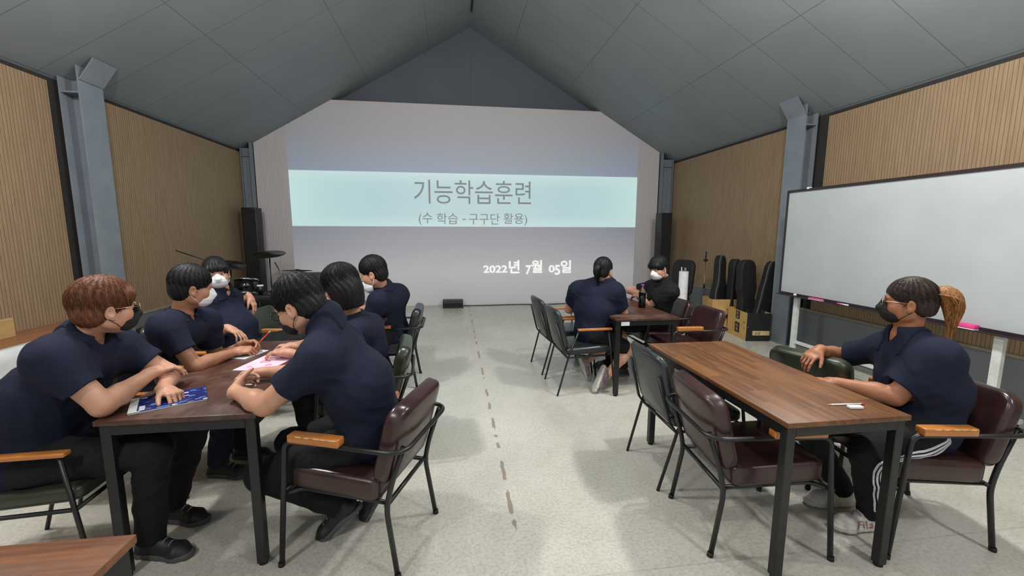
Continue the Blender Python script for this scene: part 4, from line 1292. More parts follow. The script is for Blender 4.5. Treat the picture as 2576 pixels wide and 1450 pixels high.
M['hair_dark_brown'] = hair_mat('dark_brown_hair', (30, 23, 21), (62, 46, 40))
M['hair_tail'] = hair_mat('lightened_brown_hair', (92, 60, 34), (176, 122, 74))
M['mask_white'] = mottled('white_mask_cloth', (218, 220, 226), (230, 232, 238), 0.8, 20, 0.001, 60)
M['mask_black'] = mottled('black_mask_cloth', (16, 16, 18), (24, 24, 26), 0.8, 20, 0.001, 60)
M['mask_print'] = mottled('patterned_mask_cloth', (120, 90, 90), (226, 214, 210), 0.8, 60)
M['eye_white'] = plain('eye_white', (206, 200, 196), 0.3)
M['eye_dark'] = plain('eye_dark', (28, 20, 18), 0.2)
M['lash'] = plain('brow_hair', (26, 20, 18), 0.7)
M['lens'] = None
m, nt, b = new_mat('clear_lens'); b.inputs['Transmission Weight'].default_value = 1.0; b.inputs['Roughness'].default_value = 0.02; b.inputs['IOR'].default_value = 1.1
M['lens'] = m
M['gold'] = plain('thin_gold_metal', (196, 160, 140), 0.25, 0.9)
M['shoe_black'] = mottled('black_trainer', (20, 20, 22), (30, 30, 33), 0.55, 30, 0.001, 60)
M['shoe_white'] = mottled('worn_white_trainer', (186, 182, 174), (208, 205, 198), 0.6, 30, 0.0015, 60)
M['shoe_grey'] = mottled('grey_pink_trainer', (110, 96, 100), (150, 130, 136), 0.6, 30, 0.0015, 60)
M['sole_white'] = plain('pale_sole', (190, 188, 180), 0.6)
M['sole_grey'] = plain('grey_sole', (74, 74, 76), 0.7)

def fold_noise(seed, amp, fr=26.0):
    rs = np.random.RandomState(seed)
    ks = rs.normal(size=(5, 3)); ks /= np.linalg.norm(ks, axis=1)[:, None]
    ph = rs.uniform(0, 6.28, 5)
    def f(X, Y, Z):
        w1 = np.sin(9 * (X * ks[3][0] + Y * ks[3][1] + Z * ks[3][2]) + ph[3]) * 1.6 + np.sin(15 * (X * ks[4][0] + Y * ks[4][1] + Z * ks[4][2]) + ph[4]) * 0.9
        o = 0
        for i in range(3):
            u = fr * (1 + 0.35 * i) * (X * ks[i][0] + Y * ks[i][1] + Z * ks[i][2]) + ph[i] + w1 * (1.2 + 0.3 * i)
            o = o + (np.abs(np.sin(u)) ** 1.0 - 0.64) / (1 + 0.5 * i)
        return (amp * o).astype(np.float32)
    return f

def hand(v, W, d, n, sgn, curl, scale=1.0, k=0.006, spread=0.10, thumb=0.4):
    """W wrist, d towards the fingers, n out of the palm, sgn +1 thumb on +side; curl per finger (3 angles deg)"""
    W = A_(W); d = unit(d); n = unit(A_(n) - d * (A_(n) @ d)); s_ = unit(np.cross(d, n)) * sgn
    sc = scale
    v.cone(W - d * 0.02, W + d * 0.03 * sc, 0.024 * sc, 0.027 * sc, 0.012, s_, 1.25)
    v.cone(W + d * 0.030 * sc, W + d * 0.078 * sc, 0.0165 * sc, 0.0150 * sc, 0.012, s_, 2.35)
    v.ell(W + d * 0.035 * sc + s_ * 0.022 * sc + n * 0.006 * sc, (0.020 * sc,) * 3, None, 0.012)
    bases = [(0.031, 0.084, (0.040, 0.025, 0.020), 0.0088), (0.0105, 0.090, (0.044, 0.028, 0.021), 0.0090), (-0.0105, 0.087, (0.041, 0.026, 0.020), 0.0086), (-0.030, 0.078, (0.033, 0.020, 0.018), 0.0076)]
    cur = curl if hasattr(curl[0], '__len__') else [curl] * 4
    for i, (lat, fw, ls, r) in enumerate(bases):
        p = W + d * fw * sc + s_ * lat * sc
        dirv = unit(d + s_ * (spread * (1.2 - 0.8 * i)))
        a = 0.0
        v.cone(p - d * 0.02 * sc, p, r * sc * 1.05, r * sc * 1.05, 0.008)
        for j in range(3):
            a += R(cur[i][j])
            dv = dirv * math.cos(a) + n * math.sin(a)
            q = p + dv * ls[j] * sc
            v.cone(p, q, r * sc * (1 - 0.07 * j), r * sc * (0.93 - 0.07 * j), 0.0035)
            p = q
    p = W + d * 0.022 * sc + s_ * 0.026 * sc
    dv = unit(d * 0.72 + s_ * 0.62 + n * thumb)
    v.cone(p, p + dv * 0.040 * sc, 0.014 * sc, 0.0115 * sc, 0.010)
    p = p + dv * 0.040 * sc
    dv = unit(dv + n * 0.25 + d * 0.45)
    v.cone(p, p + dv * 0.030 * sc, 0.0112 * sc, 0.0098 * sc, 0.004)
    p = p + dv * 0.030 * sc
    dv = unit(dv + d * 0.35 + n * 0.2)
    v.cone(p, p + dv * 0.024 * sc, 0.0098 * sc, 0.0078 * sc, 0.004)

class HeadFrame:
    def __init__(s, c, f, up, sc=1.0):
        s.c = A_(c); s.f = unit(f); s.r = unit(np.cross(s.f, A_(up))); s.u = np.cross(s.r, s.f); s.s = sc
        s.Rm = np.array([s.r, s.f, s.u])
    def P(s, x, y, z): return s.c + (s.r * x + s.f * y + s.u * z) * s.s
    def loc(s, X, Y, Z):
        x, y, z = X - s.c[0], Y - s.c[1], Z - s.c[2]
        return [(x * a[0] + y * a[1] + z * a[2]) / s.s for a in (s.r, s.f, s.u)]

def build_head(v, H, fat=1.0, eyes='open', face_only=False):
    k = H.s
    E = lambda c, r, kk=0.02, mode='add': v.ell(H.P(*c), np.array(r) * k, H.Rm, kk * k, mode)
    E((0, -0.012, 0.028), (0.073, 0.092, 0.083))
    E((0, 0.022, -0.030), (0.0625 * fat, 0.062, 0.078), 0.03)
    E((0, 0.040, -0.080), (0.042 * fat, 0.042, 0.033), 0.03)
    for sx in (-1, 1):
        E((sx * 0.040 * fat, 0.050, -0.036), (0.026 * fat, 0.028, 0.028), 0.02)
        E((sx * 0.050 * fat, 0.010, -0.062), (0.018 * fat, 0.034, 0.028), 0.02)
    v.cone(H.P(-0.032, 0.074, 0.014), H.P(0.032, 0.074, 0.014), 0.012 * k, 0.012 * k, 0.015 * k)
    v.cone(H.P(0, 0.080, 0.004), H.P(0, 0.101, -0.034), 0.0075 * k, 0.0115 * k, 0.010 * k)
    for sx in (-1, 1):
        E((sx * 0.0115, 0.092, -0.038), (0.0085, 0.010, 0.008), 0.006)
        E((sx * 0.030, 0.088, -0.004), (0.017, 0.011, 0.010), 0.010, 'sub')
        E((sx * 0.030, 0.0695, -0.004), (0.0152, 0.0145, 0.0125), 0.003)
    v.cone(H.P(-0.018, 0.083, -0.066), H.P(0.018, 0.083, -0.066), 0.0062 * k, 0.0062 * k, 0.006 * k)
    v.cone(H.P(-0.015, 0.081, -0.075), H.P(0.015, 0.081, -0.075), 0.0072 * k, 0.0072 * k, 0.006 * k)
    for sx in (-1, 1):
        # ear: tilted shell with a hollow
        e0 = H.P(sx * 0.0765, -0.006, -0.018)
        Rm = np.array([rotv(H.r, H.u, -sx * R(28)), rotv(H.f, H.u, -sx * R(28)), H.u])
        v.ell(e0, np.array((0.0095, 0.019, 0.031)) * k, Rm, 0.006 * k)
        v.ell(H.P(sx * 0.0855, -0.001, -0.014), np.array((0.006, 0.010, 0.017)) * k, Rm, 0.004 * k, 'sub')
        E((sx * 0.077, 0.004, -0.043), (0.007, 0.009, 0.010), 0.006)

def eyes_part(root, H, org, closed=False):
    for sx in (-1, 1):
        c = H.P(sx * 0.030, 0.0705, -0.004)
        Mx = Matrix(((H.r[0], H.f[0], H.u[0]), (H.r[1], H.f[1], H.u[1]), (H.r[2], H.f[2], H.u[2])))
        mb = MB()
        k = H.s
        zz = 0.25 if closed else 0.42
        mb.ball(c - org, 0.0148 * k, 14, 10, (0.82, 1.0, zz), Mx)
        e = mb.build('eye', M['eye_white'], root)
        mb = MB(); mb.ball(c + H.f * 0.0118 * k - org, 0.0052 * k, 12, 8, (1, 0.75, 1 if not closed else 0.6), Mx)
        mb.build('iris', M['eye_dark'], e)
        mb = MB()
        mb.tube([Vector(H.P(sx * x, y, z) - org) for (x, y, z) in ((0.012, 0.0875, 0.013), (0.024, 0.0875, 0.019), (0.036, 0.082, 0.018), (0.046, 0.072, 0.012))], [0.001, 0.0026, 0.0024, 0.001], 6)
        mb.build('eyebrow', M['lash'], root)

def build_mask(root, H, org, mat, fat=1.0, low=0.0, h=0.003):
    """moulded mask over nose and chin; low>0 pulls it down under the chin"""
    k = H.s
    c = H.P(0, 0.03, -0.06 - low)
    v = Vol(c - 0.13 * k, c + 0.13 * k, h)
    v.ell(H.P(0, 0.048, -0.056 - low), np.array((0.058 * fat, 0.060, 0.054)) * k, H.Rm, 0)
    v.ell(H.P(0, 0.030, -0.072 - low), np.array((0.058 * fat, 0.062, 0.042)) * k, H.Rm, 0.02 * k)
    v.cone(H.P(0, 0.090, -0.008 - low), H.P(0, 0.107, -0.040 - low), 0.0135 * k, 0.0155 * k, 0.02 * k)
    sl, X, Y, Z = v.sub(c - 1, c + 1)
    x, y, z = H.loc(X, Y, Z)
    z = z + low
    edge_top = z + 0.004 + 0.26 * np.abs(x) - 0.10 * (y - 0.06)
    edge_back = (0.022 + 0.0 * x) - y + 0.25 * np.abs(z + 0.058)
    edge_bot = -(z + 0.112) - 0.35 * (y - 0.06)
    pl = 0.0006 * np.sin(z * 230) * (np.abs(z + 0.06) < 0.03)
    v.d = np.maximum.reduce([v.d + pl, edge_top, edge_back, edge_bot]).astype(np.float32)
    # hollow it
    in_ = ell_fn(H.P(0, 0.035, -0.058 - low), np.array((0.050 * fat, 0.055, 0.05)) * k, H.Rm)(X, Y, Z)
    v.d = np.maximum(v.d, -in_).astype(np.float32)
    vs, q = v.mesh()
    mo = np_mesh('face_mask', vs, q, mat, root, org)
    for sx in (-1, 1):
        for (z0, z1, ye) in ((-0.034, 0.006, 0.0), (-0.092, -0.046, -0.002)):
            a = H.P(sx * 0.054 * fat, 0.036, z0 - low); m_ = H.P(sx * 0.0735 * fat, 0.016, (z0 + z1) / 2 - low * 0.6); b = H.P(sx * 0.080, -0.012, z1)
            MB().tube([Vector(a - org), Vector(m_ - org), Vector(b - org)], 0.0015, 6).build('ear_loop', mat, mo)
    return mo

def build_glasses(root, H, org, mat='gold', rx=0.026, rz=0.019):
    k = H.s
    mb = MB()
    for sx in (-1, 1):
        ring = [Vector(H.P(sx * 0.033 + rx * math.cos(a), 0.1015 - 0.10 * (abs(sx * 0.033 + rx * math.cos(a)) ** 1.2), -0.006 + rz * math.sin(a)) - org) for a in [2 * PI * i / 20 for i in range(20)]]
        mb.tube(ring, 0.0016, 6, True)
        mb.tube([Vector(H.P(sx * 0.058, 0.095, 0.0) - org), Vector(H.P(sx * 0.071, 0.085, 0.001) - org), Vector(H.P(sx * 0.079, 0.01, -0.002) - org), Vector(H.P(sx * 0.080, -0.016, -0.012) - org)], 0.0015, 6)
    mb.tube([Vector(H.P(-0.009, 0.103, -0.002) - org), Vector(H.P(0, 0.106, 0.0) - org), Vector(H.P(0.009, 0.103, -0.002) - org)], 0.0015, 6)
    g = mb.build('glasses', M[mat], root)
    for sx in (-1, 1):
        vs = []
        n = 20
        for off in (0.0, 0.001):
            vs += [Vector(H.P(sx * 0.033 + rx * 0.97 * math.cos(a), 0.1005 + off - 0.10 * (abs(sx * 0.033 + rx * math.cos(a)) ** 1.2), -0.006 + rz * 0.97 * math.sin(a)) - org) for a in [2 * PI * i / n for i in range(n)]]
        fs = [tuple(range(n)), tuple(range(n, 2 * n))[::-1]] + [(i, (i + 1) % n, n + (i + 1) % n, n + i) for i in range(n)]
        MB().add(vs, fs).build('lens', M['lens'], g)

def in_face(x, y, z, style):
    """each value > 0 where hair must not be: face opening, ear opening, below the hairline"""
    S = STY[style]
    face = 1 - np.sqrt(((x) / 0.071) ** 2 + ((y - 0.092) / S.get('fy', 0.072)) ** 2 + ((z + 0.062) / S['fz']) ** 2)
    if S['earr'] > 0:
        ear = 1 - np.sqrt(((np.abs(x) - 0.088) / 0.034) ** 2 + ((y + 0.004) / (S['earr'] * 0.72)) ** 2 + ((z + 0.022) / S['earr']) ** 2)
    else: ear = -1 + 0 * x
    ear = ear * 0.03
    low = np.interp(y, (-0.09, -0.045, -0.015, 0.02, 0.06), S['low'])
    nape = low - z
    return face, ear, nape
STY = {
    'short': dict(fz=0.104, earr=0.036, low=(-0.088, -0.090, -0.055, -0.028, -0.02), side=0.007, back=0.014, top=0.024, len=0.045, front=0.010),
    'fringe': dict(fz=0.080, earr=0.034, low=(-0.074, -0.076, -0.050, -0.030, -0.02), side=0.010, back=0.014, top=0.022, len=0.055, front=0.016),
    'brown': dict(fz=0.098, earr=0.033, low=(-0.080, -0.082, -0.055, -0.034, -0.02), side=0.011, back=0.020, top=0.026, len=0.060, front=0.014),
    'bob': dict(fz=0.085, earr=0.0, fy=0.060, low=(-0.165, -0.165, -0.16, -0.15, -0.13), side=0.018, back=0.024, top=0.020, len=0.10, front=0.014),
    'tied': dict(fz=0.102, earr=0.034, low=(-0.066, -0.068, -0.040, -0.020, -0.01), side=0.005, back=0.008, top=0.010, len=0.05, front=0.006),
}
def build_hair(root, H, org, style, mat, seed=1, nlocks=900, h=0.004, messy=0.25):
    k = H.s; S = STY[style]
    c = H.P(0, -0.02, 0.0)
    v = Vol(c - 0.19 * k, c + 0.19 * k, h)
    cr = (0, -0.012 - 0.5 * (S['back'] - S['front']), 0.028 + 0.5 * (S['top'] - 0.006)); rr = (0.0745 + S['side'], 0.092 + 0.5 * (S['back'] + S['front']), 0.085 + 0.5 * (S['top'] + 0.006))
    v.ell(H.P(*cr), np.array(rr) * k, H.Rm, 0)
    v.ell(H.P(0, -0.040, -0.030), np.array((0.060 + S['side'], 0.060 + S['back'] * 0.6, 0.060)) * k, H.Rm, 0.03 * k)
    if style == 'bob':
        v.ell(H.P(0, -0.026, -0.075), np.array((0.094, 0.092, 0.125)) * k, H.Rm, 0.06 * k)
    if style == 'fringe':
        v.cone(H.P(-0.046, 0.064, 0.040), H.P(0.046, 0.064, 0.040), 0.024 * k, 0.024 * k, 0.02 * k)
    if style == 'brown':
        v.cone(H.P(-0.040, 0.064, 0.060), H.P(0.040, 0.068, 0.056), 0.024 * k, 0.024 * k, 0.02 * k)
    sl, X, Y, Z = v.sub(c - 1, c + 1)
    x, y, z = H.loc(X, Y, Z)
    face, ear, nape = in_face(x, y, z, style)
    phi = np.arctan2(x, -(y - 0.0) + 1e-6)
    rs = np.random.RandomState(seed)
    groove = 0.0008 * np.sin(phi * 60 + 5 * np.sin(z * 30 + rs.uniform(0, 6)) + 3 * np.sin(phi * 7)) + 0.0012 * np.sin(phi * 23 + 4 * np.sin(z * 22))
    wav = 0.003 * np.sin(phi * 17 + 2 * np.sin(z * 15)) + 0.002 * np.sin(phi * 41)
    d = v.d + groove * k
    d = np.maximum(d, (face * 0.07 + wav * 0.8) * k)
    d = np.maximum(d, ear * k)
    d = np.maximum(d, (nape * 0.8 + wav * 0.6) * k)
    v.d = d.astype(np.float32)
    vs, q = v.mesh()
    vs = list(map(tuple, vs)); quads = [tuple(r_) for r_ in q]
    # loose locks over the shell
    lv = []; lf = []
    cr = np.array(cr); rr = np.array(rr)
    crown = np.array((0.01, -0.06, 0.11))
    base = len(vs)
    cnt = 0; tries = 0
    while cnt < nlocks and tries < nlocks * 8:
        tries += 1
        dv = rs.normal(size=3); dv /= np.linalg.norm(dv)
        p = cr + dv * rr * 0.985
        if p[2] < -0.06: continue
        fa, ea, na = in_face(p[0], p[1], p[2], style)
        if fa > -0.05 or ea > -0.003 or na > -0.012: continue
        nrm = (p - cr) / rr ** 2; nrm /= np.linalg.norm(nrm)
        if style == 'tied':
            t = np.array((0, -0.11, 0.0)) - p
        else:
            t = p - crown + np.array((0, 0.0, -0.055)) + rs.normal(size=3) * 0.03 * (1 + 2 * messy)
        t = t - nrm * (t @ nrm)
        t /= np.linalg.norm(t) + 1e-9
        L = S['len'] * rs.uniform(0.6, 1.15)
        lift = messy * rs.uniform(0.05, 0.6)
        w_ = rs.uniform(0.0007, 0.0018)
        sd = np.cross(nrm, t)
        pts = []
        cur = p.copy(); tt = t.copy()
        ns = 4
        for j in range(ns + 1):
            pts.append(cur.copy())
            nn = (cur - cr) / rr ** 2; nn /= np.linalg.norm(nn)
            tt = tt - nn * (tt @ nn) * 0.9 + nn * lift * 0.25 + np.array((0, 0, -0.06)); tt /= np.linalg.norm(tt)
            cur = cur + tt * L / ns
        # drop the lock where it would cover the face
        e = pts[-1]
        fa, ea, na = in_face(e[0], e[1], e[2], style)
        if fa > 0.14 or ea > 0.008 or na > 0.024: continue
        b0 = base + len(lv)
        for j, pp in enumerate(pts):
            ww = w_ * (1 - (j / ns) ** 1.5 * 0.92)
            nn = (pp - cr) / rr ** 2; nn /= np.linalg.norm(nn)
            for (a1, a2) in ((-1, -0.3), (0, 0.75), (1, -0.3)):
                lv.append(H.P(*(pp + sd * ww * a1 + nn * ww * a2)))
        for j in range(ns):
            for m_ in range(3):
                m2 = (m_ + 1) % 3
                lf.append((b0 + j * 3 + m_, b0 + j * 3 + m2, b0 + (j + 1) * 3 + m2, b0 + (j + 1) * 3 + m_))
        cnt += 1
    allv = np.array(vs + [tuple(a) for a in lv]); allq = np.array(quads + lf)
    return np_mesh('hair', allv, allq, mat, root, org)

def shoe(root, org, ankle, toe, up, mat, sole_mat, L=0.27, h=0.004, name='shoe'):
    ankle = A_(ankle); t = unit(toe); up = A_(up); up = unit(up - t * (up @ t)); s_ = np.cross(t, up)
    g = ankle - up * 0.085          # ground point under the ankle
    heel = g - t * 0.055; ball = g + t * (L - 0.055 - 0.075)
    lo = np.minimum.reduce([ankle, heel, ball + t * 0.1]) - 0.09; hi = np.maximum.reduce([ankle, heel, ball + t * 0.1]) + 0.09
    v = Vol(lo, hi, h)
    v.cone(heel + up * 0.035 + t * 0.02, ball + up * 0.030, 0.034, 0.036, 0.02, s_, 1.12)
    v.cone(ball + up * 0.03, ball + t * 0.035 + up * 0.022, 0.036, 0.024, 0.02, s_, 1.4)
    v.cone(heel + up * 0.05 + t * 0.03, heel + up * 0.085 + t * 0.045, 0.036, 0.036, 0.02)
    v.cone(ankle - up * 0.01 + t * 0.01, ball - t * 0.03 + up * 0.045, 0.036, 0.026, 0.02)
    sl, X, Y, Z = v.sub(lo, hi)
    zz = (X - g[0]) * up[0] + (Y - g[1]) * up[1] + (Z - g[2]) * up[2]
    if mat.name.startswith('worn_white'):
        tt = (X - g[0]) * t[0] + (Y - g[1]) * t[1] + (Z - g[2]) * t[2]
        v.d += (0.0022 * np.clip(3 * np.sin(tt * 62 + zz * 70), -1, 1) + 0.0012 * np.sin(zz * 170)).astype(np.float32)
    v.d = np.maximum(v.d, 0.016 - zz).astype(np.float32)
    v.d = np.maximum(v.d, zz - 0.098).astype(np.float32)
    vs, q = v.mesh()
    o = np_mesh(name, vs, q, mat, root, org)
    v = Vol(lo, hi, h)
    v.cone(heel + up * 0.014 + t * 0.015, ball + up * 0.014, 0.039, 0.044, 0.02, s_, 1.05)
    v.cone(ball + up * 0.014, ball + t * 0.042 + up * 0.016, 0.042, 0.030, 0.02, s_, 1.2)
    tt = (X - g[0]) * t[0] + (Y - g[1]) * t[1] + (Z - g[2]) * t[2]
    v.d = np.maximum(np.maximum(v.d + 0.0015 * np.sin(tt * 190), -zz), zz - 0.026 - 0.004 * np.sin(tt * 40)).astype(np.float32)
    vs, q = v.mesh()
    np_mesh('sole', vs, q, sole_mat, o, org)
    mb = MB()
    for i in range(5):
        f_ = i / 4
        p = ankle * (1 - f_) + (ball + up * 0.045) * f_
        c = p + up * (0.022 - 0.004 * f_) + t * 0.018 * (1 - f_)
        mb.tube([Vector(c - s_ * 0.022 - up * 0.006 - org), Vector(c + up * 0.003 - org), Vector(c + s_ * 0.022 - up * 0.006 - org)], 0.0028, 6)
    mb.build('laces', M['grey_piping'], o)
    return o

def person(label, sp, shirt='navy', trousers='black_trousers', skin='skin_light', hair='short', hair_mat_='hair_black', mask=None, glasses=None,
           h=0.005, bulk=1.0, belly=1.0, fat=1.0, hsc=1.0, seed=1, shoes=None, shorts=False, mask_low=0.0, nlocks=900, messy=0.25, hem_z=None, neck_drop=0.0, fat_arm=1.0, closed=False, sleeve=0.62, gap=0.0, collar=True):
    G = {k_: A_(v_) for k_, v_ in sp.items() if k_ not in ('hl', 'hr')}
    org = np.array((G['P'][0], G['P'][1], 0.0))
    root = thing('person', label, 'person', tuple(org))
    allp = np.array([v_ for k_, v_ in G.items() if k_ not in ('F', 'U', 'tL', 'tR', 'uL', 'uR')] )
    lo = allp.min(0) - 0.22; hi = allp.max(0) + 0.24
    lo[2] = max(lo[2], -0.02)
    SL, SR, HL, HR = G['SL'], G['SR'], G['HL'], G['HR']
    sh = unit(SR - SL); hp = unit(HR - HL)
    Cn = (SL + SR) / 2; P = G['P']; Nk = G['N']
    B = G['B'] if 'B' in G else (P * 0.5 + Cn * 0.5)
    H = HeadFrame(G['H'], G['F'], G['U'], hsc)
    w = bulk
    hw_s = np.linalg.norm(SR - SL) / 2; hw_h = np.linalg.norm(HR - HL) / 2
    def torso(v, off):
        v.cone(P, B, 0.118 * w + off, 0.112 * w * belly + off, 0.05, hp, 1.32)
        v.cone(B, Cn * 0.75 + B * 0.25, 0.112 * w * belly + off, 0.110 * w + off, 0.08, sh, 1.40)
        v.cone(SL * 0.86 + Cn * 0.14 - (Cn - B) * 0.06, SR * 0.86 + Cn * 0.14 - (Cn - B) * 0.06, 0.064 * w + off, 0.064 * w + off, 0.07)
        v.cone(Cn - (Cn - B) * 0.12, Nk, 0.082 * w + off, 0.055 * w + off, 0.05, sh, 1.5)
        for S_ in (SL, SR): v.cone(Nk * 0.9 + Cn * 0.1, S_ * 0.75 + Nk * 0.25, 0.046 + off, 0.056 * w + off, 0.05)
    # ---- body: one continuous surface
    v = Vol(lo, hi, h)
    torso(v, -0.018)
    ui = unit(H.P(0, -0.02, -0.05) - Nk)
    v.cone(Nk - ui * 0.03, H.P(0, -0.022, -0.045), 0.054 * (0.85 + 0.15 * fat), 0.055 * (0.85 + 0.15 * fat), 0.03)
    build_head(v, H, fat)
    for sd in ('L', 'R'):
        S_, E_, W_ = G['S' + sd], G['E' + sd], G['W' + sd]
        a = fat_arm
        v.cone(S_, E_, 0.050 * a, 0.041 * a, 0.03)
        m_ = E_ * 0.68 + W_ * 0.32
        v.cone(E_, m_, 0.040 * a, 0.041 * a, 0.02)
        v.cone(m_, W_, 0.041 * a, 0.0265 * (0.6 + 0.4 * a), 0.02)
        hs = sp['h' + sd.lower()]
        hand(v, W_, hs['d'], hs['n'], hs['s'], hs['c'], hs.get('sc', 1.0), 0.006, hs.get('sp', 0.08), hs.get('th', 0.3))
        Hh, K_, An = G['H' + sd], G['K' + sd], G['A' + sd]
        v.cone(Hh, K_, 0.075 * w, 0.056, 0.04)
        mm = K_ * 0.65 + An * 0.35
        v.cone(K_, mm, 0.053, 0.055, 0.03)
        v.cone(mm, An, 0.055, 0.036, 0.03)
        v.cone(An, An + unit(G['t' + sd]) * 0.10 - unit(G['u' + sd] if 'u' + sd in G else (0, 0, 1)) * 0.045, 0.032, 0.020, 0.02)
    vs, q = v.mesh()
    np_mesh('body', vs, q, M[skin], root, org)
    # ---- shirt
    v = Vol(lo, hi, h)
    torso(v, 0.004)
    hems = []
    v.cone(P - (B - P) * 0.35, P, 0.112 * w, 0.120 * w, 0.05, hp, 1.34)
    for sd in ('L', 'R'):
        S_, E_ = G['S' + sd], G['E' + sd]
        dr = unit(E_ - S_)
        hem = S_ + (E_ - S_) * sleeve
        a = 0.052 * fat_arm + 0.016
        v.cone(S_, S_ + (E_ - S_) * (sleeve + 0.15), a * 0.97, a * 1.0, 0.085, cut=(hem, dr))
        hems.append((hem, dr, a))
    fn = fold_noise(seed, 0.0036 if bulk < 1.2 else 0.0024, 24.0 if bulk < 1.2 else 15.0)
    sl, X, Y, Z = v.sub(lo, hi)
    v.d += np.where(np.abs(v.d) < 0.03, fn(X, Y, Z), 0).astype(np.float32)
    for (hem, dr, a) in hems:
        f_in = cone_fn(hem - dr * 0.045, hem + dr * 0.05, a - 0.013, a - 0.010)
        v.put(f_in, np.minimum(hem - dr * 0.06, hem + dr * 0.06) - a, np.maximum(hem - dr * 0.06, hem + dr * 0.06) + a, 0, 'sub')
    # neckline opening and lower hem
    ch = unit(np.cross(sh, unit(B - Cn)))     # chest outward or back
    if ch @ H.f < 0: ch = -ch
    fwdt = unit(np.cross(sh, -unit(B - Cn)));
    if sp.get('chest') is not None: ch = unit(sp['chest'])
    nu = unit(H.P(0, -0.02, -0.06) - Nk)
    col_v = None
    if collar:
        nc = unit(nu * 0.4 + unit(Nk - B) * 0.6)
        lo2, hi2 = Nk - 0.20, Nk + 0.17
        slc, X2, Y2, Z2 = v.sub(lo2, hi2)
        base = v.d[slc].copy()
        col_v = Vol((X2.min(), Y2.min(), Z2.min()), (X2.max(), Y2.max(), Z2.max()), h)
        col_v.n = np.array(base.shape); col_v.d = base
        col_v.lo = np.array((X2.min(), Y2.min(), Z2.min()), float)
        chh = unit(ch - nc * (ch @ nc)); shh = np.cross(nc, chh)
        dx, dy, dz = X2 - Nk[0], Y2 - Nk[1], Z2 - Nk[2]
        z_ = dx * nc[0] + dy * nc[1] + dz * nc[2]
        fr = dx * chh[0] + dy * chh[1] + dz * chh[2]
        lat = np.abs(dx * shh[0] + dy * shh[1] + dz * shh[2])
        rad = np.sqrt(fr * fr + lat * lat)
        Rc = 0.102 + 0.030 * np.clip((fr) / 0.08, 0, 1)
        vee = (fr - 0.020) - lat * 1.15
        leaf = np.maximum.reduce([base - 0.0075, (rad - Rc) * 0.9, -(z_ + 0.09), z_ - 0.05])
        stand = np.maximum.reduce([np.abs(rad - 0.0655 + 0.10 * z_) - 0.0045, z_ + 0.10 * fr - 0.020, -(z_ + 0.03)])
        col_v.d = np.maximum(np.minimum(leaf, stand), vee * 0.7).astype(np.float32)
        hole = cone_fn(Nk - nu * 0.02 + ch * 0.004, Nk + nu * 0.12, 0.060, 0.064)(X2, Y2, Z2)
        col_v.d = np.maximum(col_v.d, -hole).astype(np.float32)
    v.put(cone_fn(Nk - nu * 0.02 + ch * 0.004, Nk + nu * 0.12, 0.060, 0.075), Nk - 0.2, Nk + 0.2, 0, 'sub')
    v.put(cone_fn(Nk + ch * 0.055 - nu * 0.045, Nk + ch * 0.06 + nu * 0.03, 0.010, 0.038), Nk - 0.2, Nk + 0.2, 0, 'sub')
    hz = hem_z if hem_z is not None else P[2] - 0.11
    cz = P + (-(B - P)) * 0.0
    v.d = np.maximum(v.d, hz - (Z + 0 * X)).astype(np.float32)
    vs, q = v.mesh()
    sh_o = np_mesh('shirt', vs, q, M[shirt], root, org)
    if col_v is not None:
        vs, q = col_v.mesh()
        if len(vs): np_mesh('collar', vs, q, M[shirt], sh_o, org)
    # ---- trousers
    v = Vol(lo, hi, h)
    v.cone(P - (B - P) * 0.10, P + (B - P) * 0.30, 0.106 * w, 0.100 * w, 0.05, hp, 1.34)
    for sd in ('L', 'R'):
        Hh, K_, An = G['H' + sd], G['K' + sd], G['A' + sd]
        v.cone(Hh, K_, 0.092 * w, 0.074, 0.05)
        if shorts:
            pass
        else:
            e = An + (K_ - An) * 0.0
            v.cone(K_, e, 0.072, 0.060, 0.03, cut=(e, unit(An - K_)))
            v.put(cone_fn(e - unit(An - K_) * 0.01, e + unit(An - K_) * 0.05, 0.046, 0.050), e - 0.12, e + 0.12, 0, 'sub')
    fn = fold_noise(seed + 7, 0.006, 20)
    v.d += np.where(np.abs(v.d) < 0.03, fn(X := v.ax[0][:, None, None], v.ax[1][None, :, None], v.ax[2][None, None, :]), 0).astype(np.float32)
    if shorts:
        for sd in ('L', 'R'):
            K_ = G['K' + sd]; dr = unit(K_ - G['H' + sd]); hm = K_ - dr * 0.02
            v.d = np.maximum(v.d, ((v.ax[0][:, None, None] - hm[0]) * dr[0] + (v.ax[1][None, :, None] - hm[1]) * dr[1] + (v.ax[2][None, None, :] - hm[2]) * dr[2])).astype(np.float32)
    vs, q = v.mesh()
    tr = np_mesh('trousers', vs, q, M[trousers], root, org)
    # ---- head things
    if hair: build_hair(root, H, org, hair, M[hair_mat_], seed, nlocks, min(h, 0.004), messy)
    eyes_part(root, H, org, closed)
    if mask: build_mask(root, H, org, M[mask], fat, mask_low)
    if glasses: build_glasses(root, H, org, glasses)
    if shoes:
        for sd in ('L', 'R'):
            shoe(root, org, G['A' + sd], G['t' + sd], G['u' + sd] if 'u' + sd in G else (0, 0, 1), M[shoes[0]], M[shoes[1]])
    return root, H, org, tr, G

